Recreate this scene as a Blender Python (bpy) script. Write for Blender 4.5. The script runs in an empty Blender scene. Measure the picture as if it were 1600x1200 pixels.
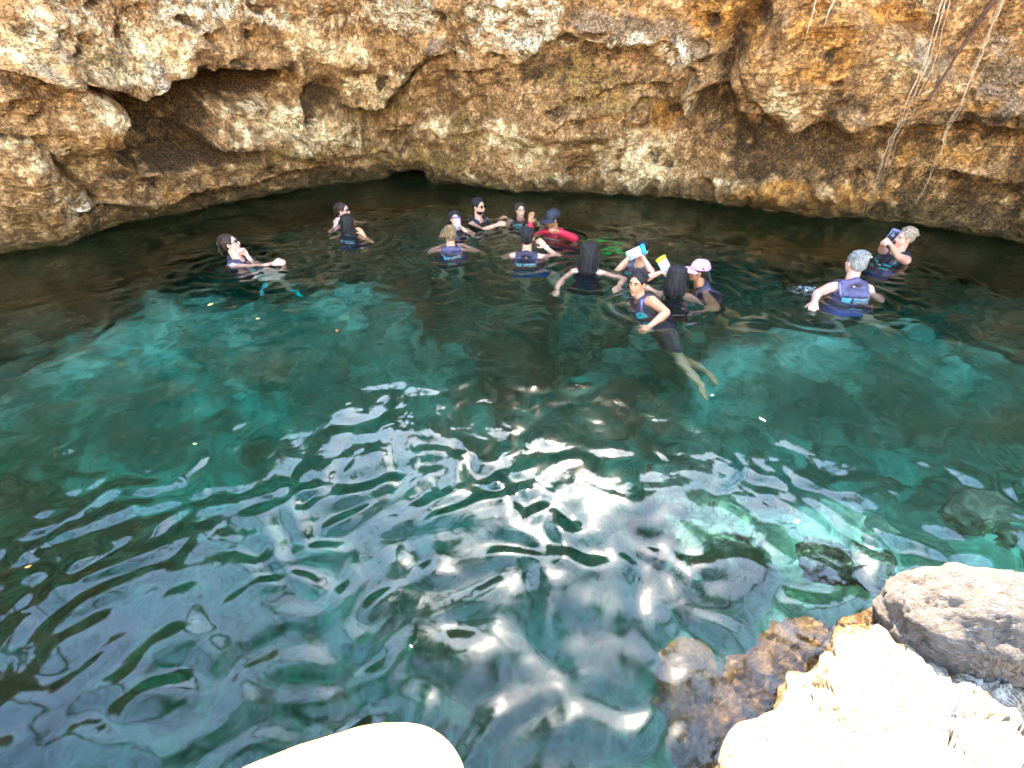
import bpy, bmesh, math, random
import numpy as np
from mathutils import Vector, Matrix, Quaternion
from mathutils.bvhtree import BVHTree

random.seed(7)
RNG = np.random.default_rng(7)
scene = bpy.context.scene
COL = scene.collection

# ------------------------------------------------------------------ camera
CAM_H, PITCH, FPX = 1.90, math.radians(34.2), 750.0      # metres above the water, tilt down, focal length in photo pixels (1600 wide)
cd = bpy.data.cameras.new('camera')
cd.sensor_width = 36.0
cd.lens = 36.0 * FPX / 1600.0
cd.clip_start, cd.clip_end = 0.02, 2000.0
cam = bpy.data.objects.new('camera', cd)
COL.objects.link(cam)
cam.location = (0, 0, CAM_H)
cam.rotation_euler = (math.radians(90) - PITCH, 0, 0)
scene.camera = cam

# ------------------------------------------------------------------ sky, sun, exposure
SUN_EL, SUN_AZ = math.radians(48.8), math.radians(7.5)
w = bpy.data.worlds.new('World'); scene.world = w; w.use_nodes = True
nt = w.node_tree; nt.nodes.clear()
sky = nt.nodes.new('ShaderNodeTexSky'); sky.sky_type = 'NISHITA'; sky.sun_disc = False
sky.sun_elevation = SUN_EL; sky.sun_rotation = SUN_AZ; sky.dust_density = 0.8; sky.air_density = 1.4; sky.ozone_density = 1.0
bg = nt.nodes.new('ShaderNodeBackground'); bg.inputs['Strength'].default_value = 0.15
wo = nt.nodes.new('ShaderNodeOutputWorld')
nt.links.new(sky.outputs[0], bg.inputs['Color']); nt.links.new(bg.outputs[0], wo.inputs['Surface'])
sd = bpy.data.lights.new('sun', 'SUN'); sd.energy = 5.0; sd.angle = math.radians(0.5); sd.color = (1.0, 0.88, 0.72)
sun = bpy.data.objects.new('sun', sd); COL.objects.link(sun)
SUNV = Vector((math.sin(SUN_AZ) * math.cos(SUN_EL), math.cos(SUN_AZ) * math.cos(SUN_EL), math.sin(SUN_EL)))
sun.rotation_euler = (-SUNV).to_track_quat('-Z', 'Y').to_euler()
sun.location = (0, 6, 12)
vs = scene.view_settings
vs.view_transform = 'Standard'; vs.look = 'None'; vs.gamma = 1.0; vs.use_curve_mapping = False
vs.exposure = 4.1
cy = scene.cycles
cy.use_denoising = True
cy.max_bounces = 12; cy.diffuse_bounces = 4; cy.glossy_bounces = 4; cy.transmission_bounces = 8; cy.transparent_max_bounces = 8
cy.sample_clamp_indirect = 6.0
cy.caustics_reflective = False; cy.caustics_refractive = True
cy.blur_glossy = 0.3; cy.use_adaptive_sampling = True; cy.adaptive_threshold = 0.045

# ------------------------------------------------------------------ measuring helpers (photo pixel -> place)
CP, SP = math.cos(PITCH), math.sin(PITCH)
def ray(px, py):
    a, b = (px - 800) / FPX, (py - 600) / FPX
    return Vector((a, CP - b * SP, -SP - b * CP))          # scaled so that camera depth = 1
def unproj(px, py, Z):
    return Vector((0, 0, CAM_H)) + ray(px, py) * Z
def on_z(px, py, z=0.0):
    d = ray(px, py)
    return Vector((0, 0, CAM_H)) + d * ((z - CAM_H) / d.z)
def proj_np(P):
    x, y, z = P[..., 0], P[..., 1], P[..., 2] - CAM_H
    Z = y * CP - z * SP
    Z = np.maximum(Z, 0.2)
    return 800 + FPX * x / Z, 600 - FPX * (y * SP + z * CP) / Z

# ------------------------------------------------------------------ numpy noise
_perm = np.random.default_rng(11).permutation(512).astype(np.int64)
_g = np.random.default_rng(12).normal(size=(512, 3)); _g /= np.linalg.norm(_g, axis=1)[:, None]
def pnoise(P, seed=0):
    P = np.asarray(P, dtype=np.float64) + seed * 17.31
    I = np.floor(P).astype(np.int64); F = P - I
    U = F * F * F * (F * (F * 6 - 15) + 10)
    out = 0
    for dx in (0, 1):
        wx = U[..., 0] if dx else 1 - U[..., 0]
        for dy in (0, 1):
            wy = U[..., 1] if dy else 1 - U[..., 1]
            for dz in (0, 1):
                wz = U[..., 2] if dz else 1 - U[..., 2]
                h = _perm[(_perm[(_perm[(I[..., 0] + dx) & 511] + I[..., 1] + dy) & 511] + I[..., 2] + dz) & 511]
                g = _g[h]
                out = out + wx * wy * wz * (g[..., 0] * (F[..., 0] - dx) + g[..., 1] * (F[..., 1] - dy) + g[..., 2] * (F[..., 2] - dz))
    return out * 1.6
def fbm(P, octv=4, seed=0, gain=0.5, lac=2.03):
    a, s, f = 1.0, 0, 1.0
    P = np.asarray(P)
    for i in range(octv):
        s = s + a * pnoise(P * f, seed + i * 3); a *= gain; f *= lac
    return s
def ridged(P, octv=4, seed=0, gain=0.55):
    a, s, f = 1.0, 0, 1.0
    for i in range(octv):
        s = s + a * (1 - np.abs(pnoise(np.asarray(P) * f, seed + i * 3)) * 2); a *= gain; f *= 2.1
    return s
def worley(P, seed=0):
    """distance to the nearest jittered cell point: scallops"""
    P = np.asarray(P) + seed * 7.7
    I = np.floor(P).astype(np.int64)
    best = np.full(P.shape[:-1], 9.0)
    for dx in (-1, 0, 1):
        for dy in (-1, 0, 1):
            for dz in (-1, 0, 1):
                C = I + np.array([dx, dy, dz])
                h = _perm[(_perm[(_perm[C[..., 0] & 511] + C[..., 1]) & 511] + C[..., 2]) & 511]
                Q = C + 0.5 + _g[h] * 0.45
                best = np.minimum(best, ((P - Q) ** 2).sum(-1))
    return np.sqrt(best)
def sstep(a, b, x):
    t = np.clip((x - a) / (b - a), 0, 1); return t * t * (3 - 2 * t)

# ------------------------------------------------------------------ object helpers
def tag(o, label=None, cat=None, group=None, kind=None):
    if label: o['label'] = label
    if cat: o['category'] = cat
    if group: o['group'] = group
    if kind: o['kind'] = kind
    return o
def link(name, me, mat=None, parent=None, smooth=True):
    o = bpy.data.objects.new(name, me); COL.objects.link(o)
    if mat is not None:
        me.materials.clear()
        for m in (mat if isinstance(mat, (list, tuple)) else [mat]): me.materials.append(m)
    if smooth and len(me.polygons): me.polygons.foreach_set('use_smooth', np.ones(len(me.polygons), dtype=bool))
    if parent: o.parent = parent; o.matrix_parent_inverse = parent.matrix_world.inverted() if False else Matrix()
    return o
def grid_mesh(name, P):
    """P (ny, nx, 3) -> quad mesh"""
    ny, nx = P.shape[:2]
    idx = np.arange(ny * nx).reshape(ny, nx)
    q = np.stack([idx[:-1, :-1], idx[:-1, 1:], idx[1:, 1:], idx[1:, :-1]], -1).reshape(-1, 4)
    me = bpy.data.meshes.new(name)
    me.vertices.add(ny * nx); me.vertices.foreach_set('co', P.reshape(-1).astype(np.float32))
    me.loops.add(q.size); me.loops.foreach_set('vertex_index', q.reshape(-1).astype(np.int32))
    me.polygons.add(len(q)); me.polygons.foreach_set('loop_start', (np.arange(len(q)) * 4).astype(np.int32))
    me.update(calc_edges=True); me.validate()
    return me
def attr(me, name, A):
    a = me.color_attributes.new(name, 'FLOAT_COLOR', 'POINT')
    a.data.foreach_set('color', np.ascontiguousarray(A, dtype=np.float32).reshape(-1))
def empty(name, loc=(0, 0, 0)):
    o = bpy.data.objects.new(name, None); COL.objects.link(o); o.location = loc; o.empty_display_size = 0.1
    return o

# ------------------------------------------------------------------ node helpers
class NT:
    def __init__(s, name):
        s.m = bpy.data.materials.new(name); s.m.use_nodes = True
        s.t = s.m.node_tree; s.t.nodes.clear()
        s.out = s.n('ShaderNodeOutputMaterial')
    def n(s, t, **k):
        x = s.t.nodes.new(t)
        for a, v in k.items(): setattr(x, a, v)
        return x
    def l(s, a, b): s.t.links.new(a, b)
    def set(s, node, sock, v):
        if hasattr(v, 'is_output'): s.l(v, node.inputs[sock])
        else: node.inputs[sock].default_value = v
    def noise(s, vec, scale, detail=4, rough=0.55, dist=0.0):
        x = s.n('ShaderNodeTexNoise'); s.set(x, 'Vector', vec); x.inputs['Scale'].default_value = scale
        x.inputs['Detail'].default_value = detail; x.inputs['Roughness'].default_value = rough; x.inputs['Distortion'].default_value = dist
        return x.outputs['Fac']
    def vor(s, vec, scale, feature='F1', out='Distance'):
        x = s.n('ShaderNodeTexVoronoi', feature=feature); s.set(x, 'Vector', vec); x.inputs['Scale'].default_value = scale
        return x.outputs[out]
    def ramp(s, fac, a, b, ca=0.0, cb=1.0):
        x = s.n('ShaderNodeMapRange'); x.interpolation_type = 'SMOOTHSTEP'
        s.set(x, 'Value', fac); x.inputs['From Min'].default_value = a; x.inputs['From Max'].default_value = b
        x.inputs['To Min'].default_value = ca; x.inputs['To Max'].default_value = cb
        return x.outputs['Result']
    def math(s, op, a, b=0.0):
        x = s.n('ShaderNodeMath', operation=op); s.set(x, 0, a); s.set(x, 1, b); return x.outputs[0]
    def mix(s, fac, a, b):
        x = s.n('ShaderNodeMix', data_type='RGBA'); s.set(x, 0, fac)
        s.set(x, 6, a if hasattr(a, 'is_output') else (*a, 1)); s.set(x, 7, b if hasattr(b, 'is_output') else (*b, 1))
        return x.outputs[2]
    def mapping(s, vec, scale=(1, 1, 1)):
        x = s.n('ShaderNodeMapping'); s.set(x, 'Vector', vec); x.inputs['Scale'].default_value = scale; return x.outputs[0]
    def bump(s, h, dist, strength=1.0, normal=None):
        x = s.n('ShaderNodeBump'); s.set(x, 'Height', h); x.inputs['Distance'].default_value = dist; x.inputs['Strength'].default_value = strength
        if normal is not None: s.l(normal, x.inputs['Normal'])
        return x.outputs[0]
    def pos(s): return s.n('ShaderNodeNewGeometry').outputs['Position']
    def obj(s): return s.n('ShaderNodeTexCoord').outputs['Object']
    def bsdf(s, color, rough=0.8, normal=None, spec=0.5, **k):
        x = s.n('ShaderNodeBsdfPrincipled')
        s.set(x, 'Base Color', color if hasattr(color, 'is_output') else (*color, 1)); s.set(x, 'Roughness', rough)
        x.inputs['Specular IOR Level'].default_value = spec
        if normal is not None: s.l(normal, x.inputs['Normal'])
        for a, v in k.items(): s.set(x, a.replace('_', ' '), v)
        s.l(x.outputs[0], s.out.inputs['Surface'])
        return x
def simple(name, col, rough=0.6, spec=0.4, var=0.25, scale=30, bump=0.0, **k):
    t = NT(name); p = t.obj()
    n = t.noise(p, scale, 4)
    c = t.mix(t.ramp(n, 0.3, 0.7), [x * (1 - var) for x in col], [min(1, x * (1 + var)) for x in col])
    nb = t.bump(t.noise(p, scale * 3, 3), bump) if bump else None
    t.bsdf(c, rough, nb, spec, **k)
    return t.m
# ================================================================== THE CAVE WALL
base_px = [(-60, 412), (0, 402), (70, 391), (130, 379), (215, 352), (300, 334), (380, 318), (450, 304), (540, 290), (620, 283), (700, 288), (770, 297), (850, 304),
           (950, 305), (1050, 310), (1120, 320), (1200, 330), (1290, 339), (1380, 347), (1460, 358), (1540, 372), (1600, 386), (1660, 396)]
plan = [on_z(*p) for p in base_px]
plan = [(p.x, p.y) for p in plan]
plan = [(-8.2, -3.0), (-8.3, -1.0), (-8.1, 1.0), (-7.6, 3.0), (-6.9, 4.5)] + plan[0:] + [(7.4, 4.6), (8.2, 3.0), (8.7, 1.0), (8.8, -1.0), (8.7, -3.0)]
plan = np.array(plan)
def catmull(P, n_per):
    out, tt = [], []
    for i in range(len(P) - 1):
        p0, p1, p2, p3 = P[max(i - 1, 0)], P[i], P[i + 1], P[min(i + 2, len(P) - 1)]
        t = np.linspace(0, 1, n_per, endpoint=False)[:, None]
        out.append(0.5 * ((2 * p1) + (-p0 + p2) * t + (2 * p0 - 5 * p1 + 4 * p2 - p3) * t * t + (-p0 + 3 * p1 - 3 * p2 + p3) * t ** 3))
    out.append(P[-1:]); return np.concatenate(out)
dense = catmull(plan, 60)
# resample: fine inside the frame, coarse outside
seg = np.linalg.norm(np.diff(dense, axis=0), axis=1)
ang_in = (dense[:, 1] > 4.0)
wgt = np.where(ang_in[:-1], 1.0, 0.25) * seg
cum = np.concatenate([[0], np.cumsum(wgt)]); NX = 920
U = np.interp(np.linspace(0, cum[-1], NX), cum, np.arange(len(dense)))
BX = np.interp(U, np.arange(len(dense)), dense[:, 0]); BY = np.interp(U, np.arange(len(dense)), dense[:, 1])
tx, ty = np.gradient(BX), np.gradient(BY); L = np.hypot(tx, ty); tx /= L; ty /= L
k = 61; ker = np.hanning(k); ker /= ker.sum()
def sm(a): return np.convolve(np.pad(a, k // 2, mode='edge'), ker, 'valid')
nxn, nyn = sm(ty), sm(-tx); L = np.hypot(nxn, nyn); nxn /= L; nyn /= L        # points into the pool
# profile: height z and inward overhang o
prof_z = np.array([-2.2, -1.2, -0.5, -0.12, 0.03, 0.12, 0.5, 1.0, 1.5, 2.0, 2.5, 3.0, 3.4, 3.65, 3.80, 3.9, 3.98, 4.1])
prof_o = np.array([-0.3, -0.55, -0.70, -0.55, -0.10, 0.0, 0.16, 0.42, 0.70, 1.00, 1.28, 1.50, 1.60, 1.55, 1.25, 0.6, -0.4, -2.2])
prof_n = np.array([3, 4, 8, 16, 16, 44, 56, 56, 56, 52, 34, 12, 8, 6, 5, 4, 4])
vz, vo = [], []
for i, n in enumerate(prof_n):
    t = np.linspace(0, 1, n, endpoint=False); vz.append(prof_z[i] + (prof_z[i + 1] - prof_z[i]) * t); vo.append(prof_o[i] + (prof_o[i + 1] - prof_o[i]) * t)
vz = np.concatenate(vz + [[prof_z[-1]]]); vo = np.concatenate(vo + [[prof_o[-1]]])
ks = 9; kk = np.hanning(ks + 2)[1:-1]; kk /= kk.sum()
vo = np.convolve(np.pad(vo, ks // 2, mode='edge'), kk, 'valid')
NY = len(vz)
W = np.zeros((NY, NX, 3))
W[..., 0] = BX[None] + nxn[None] * vo[:, None]
W[..., 1] = BY[None] + nyn[None] * vo[:, None]
rimk = 1.0 + 0.75 * np.exp(-((BX - 0.6) / 3.6) ** 2) * (BY > 3)  # unseen rim, raised in the middle to block sun and low sky
W[..., 2] = np.where(vz[:, None] > 2.7, 2.7 + (vz[:, None] - 2.7) * (1.25 * rimk[None] ), vz[:, None])
PX, PY = proj_np(W)
inframe = (W[..., 1] > 3.5).astype(float)
# a warp so that hand-measured outlines come out ragged
wn1 = fbm(W * 2.2, 4, 40); wn2 = fbm(W * 2.2, 4, 60)
QX = PX + wn1 * 9; QY = PY + wn2 * 8

def blob(cx, cy, rx, ry, rot=0.0, p=2.0):
    c, s = math.cos(math.radians(rot)), math.sin(math.radians(rot))
    x = ((QX - cx) * c + (QY - cy) * s) / rx; y = (-(QX - cx) * s + (QY - cy) * c) / ry
    return np.exp(-(x * x + y * y) ** (p / 2))
def poly(pts, soft=6.0):
    """soft inside mask of a polygon in photo pixels"""
    x, y = QX, QY
    inside = np.zeros(x.shape, bool); d = np.full(x.shape, 1e9)
    n = len(pts)
    for i in range(n):
        (x1, y1), (x2, y2) = pts[i], pts[(i + 1) % n]
        if y1 != y2:
            c = ((y1 > y) != (y2 > y)) & (x < (x2 - x1) * (y - y1) / (y2 - y1) + x1)
            inside ^= c
        ex, ey = x2 - x1, y2 - y1
        t = np.clip(((x - x1) * ex + (y - y1) * ey) / (ex * ex + ey * ey + 1e-9), 0, 1)
        d = np.minimum(d, np.hypot(x - x1 - t * ex, y - y1 - t * ey))
    return sstep(-soft, soft, np.where(inside, d, -d)), np.where(inside, d, -d)
def line(pts, soft):
    x, y = QX, QY; d = np.full(x.shape, 1e9)
    for (x1, y1), (x2, y2) in zip(pts[:-1], pts[1:]):
        ex, ey = x2 - x1, y2 - y1
        t = np.clip(((x - x1) * ex + (y - y1) * ey) / (ex * ex + ey * ey + 1e-9), 0, 1)
        d = np.minimum(d, np.hypot(x - x1 - t * ex, y - y1 - t * ey))
    return np.exp(-(d / soft) ** 2)
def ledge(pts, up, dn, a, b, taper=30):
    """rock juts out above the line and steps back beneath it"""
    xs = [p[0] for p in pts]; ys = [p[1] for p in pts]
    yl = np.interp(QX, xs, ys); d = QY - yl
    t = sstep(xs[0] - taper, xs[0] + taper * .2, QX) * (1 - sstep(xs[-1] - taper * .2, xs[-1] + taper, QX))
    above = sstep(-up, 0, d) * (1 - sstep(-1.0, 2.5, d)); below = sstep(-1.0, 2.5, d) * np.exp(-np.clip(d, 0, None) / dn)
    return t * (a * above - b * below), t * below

H = np.zeros(W.shape[:2])
big = fbm(W * np.array([0.55, 0.55, 0.8]), 3, 5)
H += 0.16 * big * (0.4 + 0.6 * sstep(-0.1, 0.5, W[..., 2]))
DARK = np.zeros_like(H)  # algae coat plus shade painted into hollows and under ledges
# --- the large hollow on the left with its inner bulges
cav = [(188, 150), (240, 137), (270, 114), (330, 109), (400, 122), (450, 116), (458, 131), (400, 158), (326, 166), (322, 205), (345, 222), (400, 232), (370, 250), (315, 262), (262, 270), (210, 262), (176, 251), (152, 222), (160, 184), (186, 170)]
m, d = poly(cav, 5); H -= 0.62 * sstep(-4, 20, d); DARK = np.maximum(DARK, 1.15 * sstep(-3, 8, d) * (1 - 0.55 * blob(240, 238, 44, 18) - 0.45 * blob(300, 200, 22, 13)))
H += 0.30 * blob(225, 240, 52, 24, 8) + 0.22 * blob(300, 198, 30, 18, -10) + 0.24 * blob(355, 235, 55, 20, 5)
# overhang lip over the hollow
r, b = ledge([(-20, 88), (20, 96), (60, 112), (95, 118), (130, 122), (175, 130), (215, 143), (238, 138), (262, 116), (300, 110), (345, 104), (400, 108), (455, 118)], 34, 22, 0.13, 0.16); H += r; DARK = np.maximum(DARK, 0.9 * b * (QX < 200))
r, b = ledge([(-20, 146), (60, 150), (95, 138), (140, 128), (190, 150)], 10, 16, 0.04, 0.07); H += r
# pale plates right of the hollow, leaning out
m, d = poly([(322, 166), (420, 156), (480, 165), (560, 180), (560, 240), (500, 245), (420, 232), (340, 216), (318, 196)], 8); H += 0.16 * m
for k_ in range(6):
    H -= 0.05 * line([(325 + k_ * 36, 165 + k_ * 9), (370 + k_ * 38, 205 + k_ * 8)], 4)
# left mass: diagonal shoulder running down to the water
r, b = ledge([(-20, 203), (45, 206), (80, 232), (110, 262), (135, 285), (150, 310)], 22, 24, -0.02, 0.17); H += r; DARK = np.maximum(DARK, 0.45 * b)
H += 0.22 * blob(35, 260, 60, 45, 25) - 0.12 * blob(125, 275, 22, 40, -35) + 0.15 * blob(140, 190, 60, 40, 10)
m, d = poly([(120, 130), (170, 150), (190, 172), (160, 186), (166, 200), (152, 218), (110, 215), (70, 190), (80, 150)], 6); H += 0.12 * m
H += 0.10 * blob(190, 295, 90, 30, 15)
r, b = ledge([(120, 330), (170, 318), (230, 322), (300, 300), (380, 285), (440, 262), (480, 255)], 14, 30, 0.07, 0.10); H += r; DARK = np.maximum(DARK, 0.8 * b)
# --- upper pale slab: rounded lobes
for cx, cy, rx, ry, a in ((30, 55, 50, 34, .14), (85, 85, 32, 30, .12), (160, 70, 36, 40, .13), (215, 105, 34, 34, .14), (290, 75, 44, 30, .15), (120, 35, 50, 24, .08), (350, 70, 40, 30, .08), (60, 20, 60, 25, .06)):
    H += a * blob(cx, cy, rx, ry)
H -= 0.09 * line([(110, 60), (120, 100), (112, 118)], 8) + 0.06 * line([(185, 60), (205, 85), (190, 110)], 8) + 0.07 * line([(250, 60), (262, 90), (255, 112)], 9)
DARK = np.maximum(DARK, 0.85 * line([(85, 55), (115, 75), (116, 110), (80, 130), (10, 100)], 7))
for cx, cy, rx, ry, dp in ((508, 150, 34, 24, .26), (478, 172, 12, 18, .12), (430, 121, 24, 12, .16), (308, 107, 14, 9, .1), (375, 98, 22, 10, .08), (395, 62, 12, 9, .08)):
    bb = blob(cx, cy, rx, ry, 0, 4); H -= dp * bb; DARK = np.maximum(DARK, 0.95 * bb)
# upper middle slab with the diagonal groove beneath it
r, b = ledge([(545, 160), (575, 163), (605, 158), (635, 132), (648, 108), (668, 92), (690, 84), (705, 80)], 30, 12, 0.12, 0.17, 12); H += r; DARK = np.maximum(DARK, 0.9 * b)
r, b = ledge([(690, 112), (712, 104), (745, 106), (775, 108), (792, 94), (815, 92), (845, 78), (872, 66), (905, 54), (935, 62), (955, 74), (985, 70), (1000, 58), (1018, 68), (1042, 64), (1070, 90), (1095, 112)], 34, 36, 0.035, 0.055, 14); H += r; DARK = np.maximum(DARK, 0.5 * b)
H -= 0.10 * line([(694, 110), (670, 150), (655, 190), (625, 210), (612, 222)], 7) ; H += 0.08 * line([(672, 105), (645, 150), (628, 195)], 10)
H += 0.07 * blob(590, 140, 30, 20) + 0.06 * blob(560, 90, 60, 30) - 0.08 * blob(880, 130, 80, 40, 15) - 0.05 * blob(960, 110, 60, 26)
H += 0.10 * blob(692, 66, 14, 16, 20, 4)                                            # the dark knob
for cx, cy, rx, ry, a in ((575, 215, 34, 18, .13), (665, 205, 40, 20, .13), (620, 240, 60, 14, .16), (745, 262, 38, 34, .16), (690, 255, 30, 20, .10), (810, 200, 46, 24, .12), (1000, 255, 70, 44, .20), (845, 262, 40, 26, .08), (930, 200, 70, 18, .12), (470, 245, 30, 20, .10), (420, 258, 40, 16, .08)):
    H += a * blob(cx, cy, rx, ry)
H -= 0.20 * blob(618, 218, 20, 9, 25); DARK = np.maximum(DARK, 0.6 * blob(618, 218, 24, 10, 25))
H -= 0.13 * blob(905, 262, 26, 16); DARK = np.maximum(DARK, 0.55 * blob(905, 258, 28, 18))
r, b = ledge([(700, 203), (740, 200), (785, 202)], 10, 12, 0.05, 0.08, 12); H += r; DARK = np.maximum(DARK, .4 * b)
# the shelf in the middle right: two long steps and the jutting block
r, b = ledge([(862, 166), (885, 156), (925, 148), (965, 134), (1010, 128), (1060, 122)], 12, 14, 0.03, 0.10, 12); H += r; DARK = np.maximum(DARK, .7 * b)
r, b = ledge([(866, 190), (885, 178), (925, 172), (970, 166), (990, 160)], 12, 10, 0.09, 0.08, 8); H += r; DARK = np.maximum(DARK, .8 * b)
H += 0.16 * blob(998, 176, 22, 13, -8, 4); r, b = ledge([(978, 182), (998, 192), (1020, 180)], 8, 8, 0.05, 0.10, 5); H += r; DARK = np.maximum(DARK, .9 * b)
H -= 0.07 * blob(1040, 180, 24, 24)
# arched knob and the deep crease right of it
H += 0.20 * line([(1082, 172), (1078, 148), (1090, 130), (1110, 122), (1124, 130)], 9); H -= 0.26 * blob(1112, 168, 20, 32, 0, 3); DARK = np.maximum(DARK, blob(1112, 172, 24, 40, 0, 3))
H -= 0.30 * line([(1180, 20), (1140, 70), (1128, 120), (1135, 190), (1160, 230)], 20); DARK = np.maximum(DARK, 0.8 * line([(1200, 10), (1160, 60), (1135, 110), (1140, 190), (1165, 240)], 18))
# right hand block
m, d = poly([(1165, 90), (1230, 20), (1330, 10), (1420, 60), (1500, 120), (1600, 150), (1660, 160), (1660, 190), (1500, 190), (1390, 180), (1330, 192), (1300, 180), (1240, 192), (1215, 178), (1180, 150)], 10); H += 0.20 * m
H += 0.10 * blob(1260, 130, 60, 50) + 0.07 * blob(1320, 165, 30, 20) - 0.10 * line([(1290, 175), (1305, 155), (1318, 150)], 6)
H -= 0.06 * line([(1195, 60), (1235, 35), (1290, 8)], 6)
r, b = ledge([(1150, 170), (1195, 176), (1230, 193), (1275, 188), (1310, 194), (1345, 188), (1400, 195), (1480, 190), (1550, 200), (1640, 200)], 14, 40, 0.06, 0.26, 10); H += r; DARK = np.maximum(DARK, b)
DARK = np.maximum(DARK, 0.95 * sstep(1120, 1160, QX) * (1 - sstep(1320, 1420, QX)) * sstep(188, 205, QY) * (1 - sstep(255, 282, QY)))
r, b = ledge([(1330, 222), (1400, 217), (1480, 215), (1560, 222), (1660, 226)], 8, 12, 0.05, 0.05, 20); H += r
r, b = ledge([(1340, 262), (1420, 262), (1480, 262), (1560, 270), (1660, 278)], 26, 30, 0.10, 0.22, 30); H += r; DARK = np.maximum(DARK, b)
H += 0.18 * blob(1230, 305, 70, 28, 5) + 0.14 * blob(1350, 308, 60, 22, 4) + 0.10 * blob(1510, 345, 90, 25, 8)
H += 0.10 * blob(1140, 275, 20, 30) + 0.10 * blob(1110, 300, 18, 24)
# hanging teeth along the foot of the wall
along = U * 1.0
tooth = ridged(np.stack([W[..., 0] * 2.6, W[..., 1] * 2.6, W[..., 2] * 0.5], -1), 3, 21)
foot = np.exp(-((W[..., 2] - 0.18) / 0.22) ** 2)
H += 0.09 * (tooth - 1.0) * foot
flute = ridged(np.stack([W[..., 0] * 5.0, W[..., 1] * 5.0, W[..., 2] * 0.9], -1), 2, 31) * sstep(1080, 1150, PX) * (1 - sstep(1330, 1420, PX)) * sstep(240, 275, PY)
H += 0.07 * flute
# weathered pockets scattered over the face, and dripstone fringes under the ledges
pr = random.Random(31)
for k_ in range(70):
    cx, cy = pr.uniform(0, 1600), pr.uniform(0, 290); rx, ry = pr.uniform(7, 24), pr.uniform(5, 13); bb = blob(cx, cy, rx, ry, pr.uniform(-40, 40), 4)
    H -= pr.uniform(0.03, 0.10) * bb; H += 0.025 * blob(cx, cy - ry * 1.5, rx * 1.2, ry * 0.8)
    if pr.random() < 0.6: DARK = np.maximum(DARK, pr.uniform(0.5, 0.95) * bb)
for k_ in range(26):
    cx, cy = pr.uniform(690, 1330), pr.uniform(280, 312); H += pr.uniform(0.05, 0.13) * blob(cx, cy, pr.uniform(5, 12), pr.uniform(14, 26), pr.uniform(-12, 12), 3)
# dark slot at the water line
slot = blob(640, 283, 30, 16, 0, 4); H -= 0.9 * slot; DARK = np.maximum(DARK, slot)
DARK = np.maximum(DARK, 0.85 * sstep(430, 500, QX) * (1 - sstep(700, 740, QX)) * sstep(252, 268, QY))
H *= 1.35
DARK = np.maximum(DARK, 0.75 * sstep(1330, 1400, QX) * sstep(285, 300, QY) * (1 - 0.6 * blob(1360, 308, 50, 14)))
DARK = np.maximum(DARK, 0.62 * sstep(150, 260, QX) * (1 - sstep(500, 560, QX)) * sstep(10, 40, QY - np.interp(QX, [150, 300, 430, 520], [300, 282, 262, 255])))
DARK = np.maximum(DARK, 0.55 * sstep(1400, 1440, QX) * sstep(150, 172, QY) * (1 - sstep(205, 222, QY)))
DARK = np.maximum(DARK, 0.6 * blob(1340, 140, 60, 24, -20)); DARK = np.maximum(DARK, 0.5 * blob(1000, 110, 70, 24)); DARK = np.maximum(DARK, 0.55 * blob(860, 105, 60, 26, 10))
# waved, scalloped natural relief
dip = np.array([1.0, 1.0, 1.6])
wp = W + 0.12 * np.stack([wn1, wn2, wn1 - wn2], -1)
sc = worley(wp * 3.1, 1); sc2 = worley(wp * 7.0, 2)
rough_m = 0.45 + 0.55 * sstep(0.0, 0.5, fbm(W * 1.1, 2, 77) + 0.25)
H += 0.10 * (sc - 0.5) * rough_m * 0.7 + 0.030 * (sc2 - 0.5) * rough_m
H += 0.055 * fbm(wp * 2.6, 5, 9, 0.52) + 0.012 * ridged(wp * 9, 3, 15) - 0.030 * sstep(0.42, 0.15, worley(wp * 11, 7)) * rough_m
H += 0.017 * fbm(wp * 24, 3, 19, 0.6)
strat = np.sin(W[..., 2] * 26 + 3 * fbm(W * 0.8, 3, 88)) * sstep(0.05, 0.5, fbm(W * 0.9, 2, 99))
H += 0.006 * strat
topfade = 1 - sstep(3.3, 3.9, W[..., 2])
lowfade = sstep(-1.0, 0.0, W[..., 2])
H *= (0.15 + 0.85 * topfade) * (0.3 + 0.7 * lowfade)
W[..., 0] += nxn[None] * H * 0.9; W[..., 1] += nyn[None] * H * 0.9; W[..., 2] -= H * 0.30 * sstep(0.25, 0.8, vz)[:, None] * (1 - sstep(2.9, 3.5, vz))[:, None]
cw = grid_mesh('cave_wall', W)
# mineral, stain, growth and painted recess shade masks (measured from the photograph)
n1 = fbm(W * 3.2, 4, 201); n2 = fbm(W * 5.1, 4, 207); n3 = fbm(W * 1.3, 3, 213)
def rag(m, n=n1, a=0.55): return np.clip(sstep(0.25, 0.75, m + a * n * np.clip(m * 4, 0, 1)), 0, 1)
white = np.maximum.reduce([blob(350, 20, 130, 26), blob(430, 30, 40, 24), blob(650, 20, 110, 24), blob(770, 30, 70, 50), blob(850, 40, 50, 40), 0.9 * blob(985, 58, 40, 14), 0.8 * blob(1060, 85, 24, 22, 40),
                           0.55 * blob(25, 70, 40, 40), 0.5 * blob(230, 110, 30, 30), 0.6 * blob(90, 315, 45, 30, 30), 0.6 * blob(240, 222, 26, 12), 0.55 * blob(330, 218, 24, 10)])
grey = np.maximum.reduce([blob(980, 35, 110, 24, 8), blob(1080, 70, 40, 26, 45), 0.8 * blob(840, 60, 40, 30), blob(1575, 110, 40, 70), 0.7 * blob(1440, 85, 60, 30), 0.6 * blob(1330, 165, 30, 20), 0.6 * blob(60, 75, 40, 30), 0.6 * blob(280, 10, 50, 18), 0.8 * blob(690, 70, 20, 20)])
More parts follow.
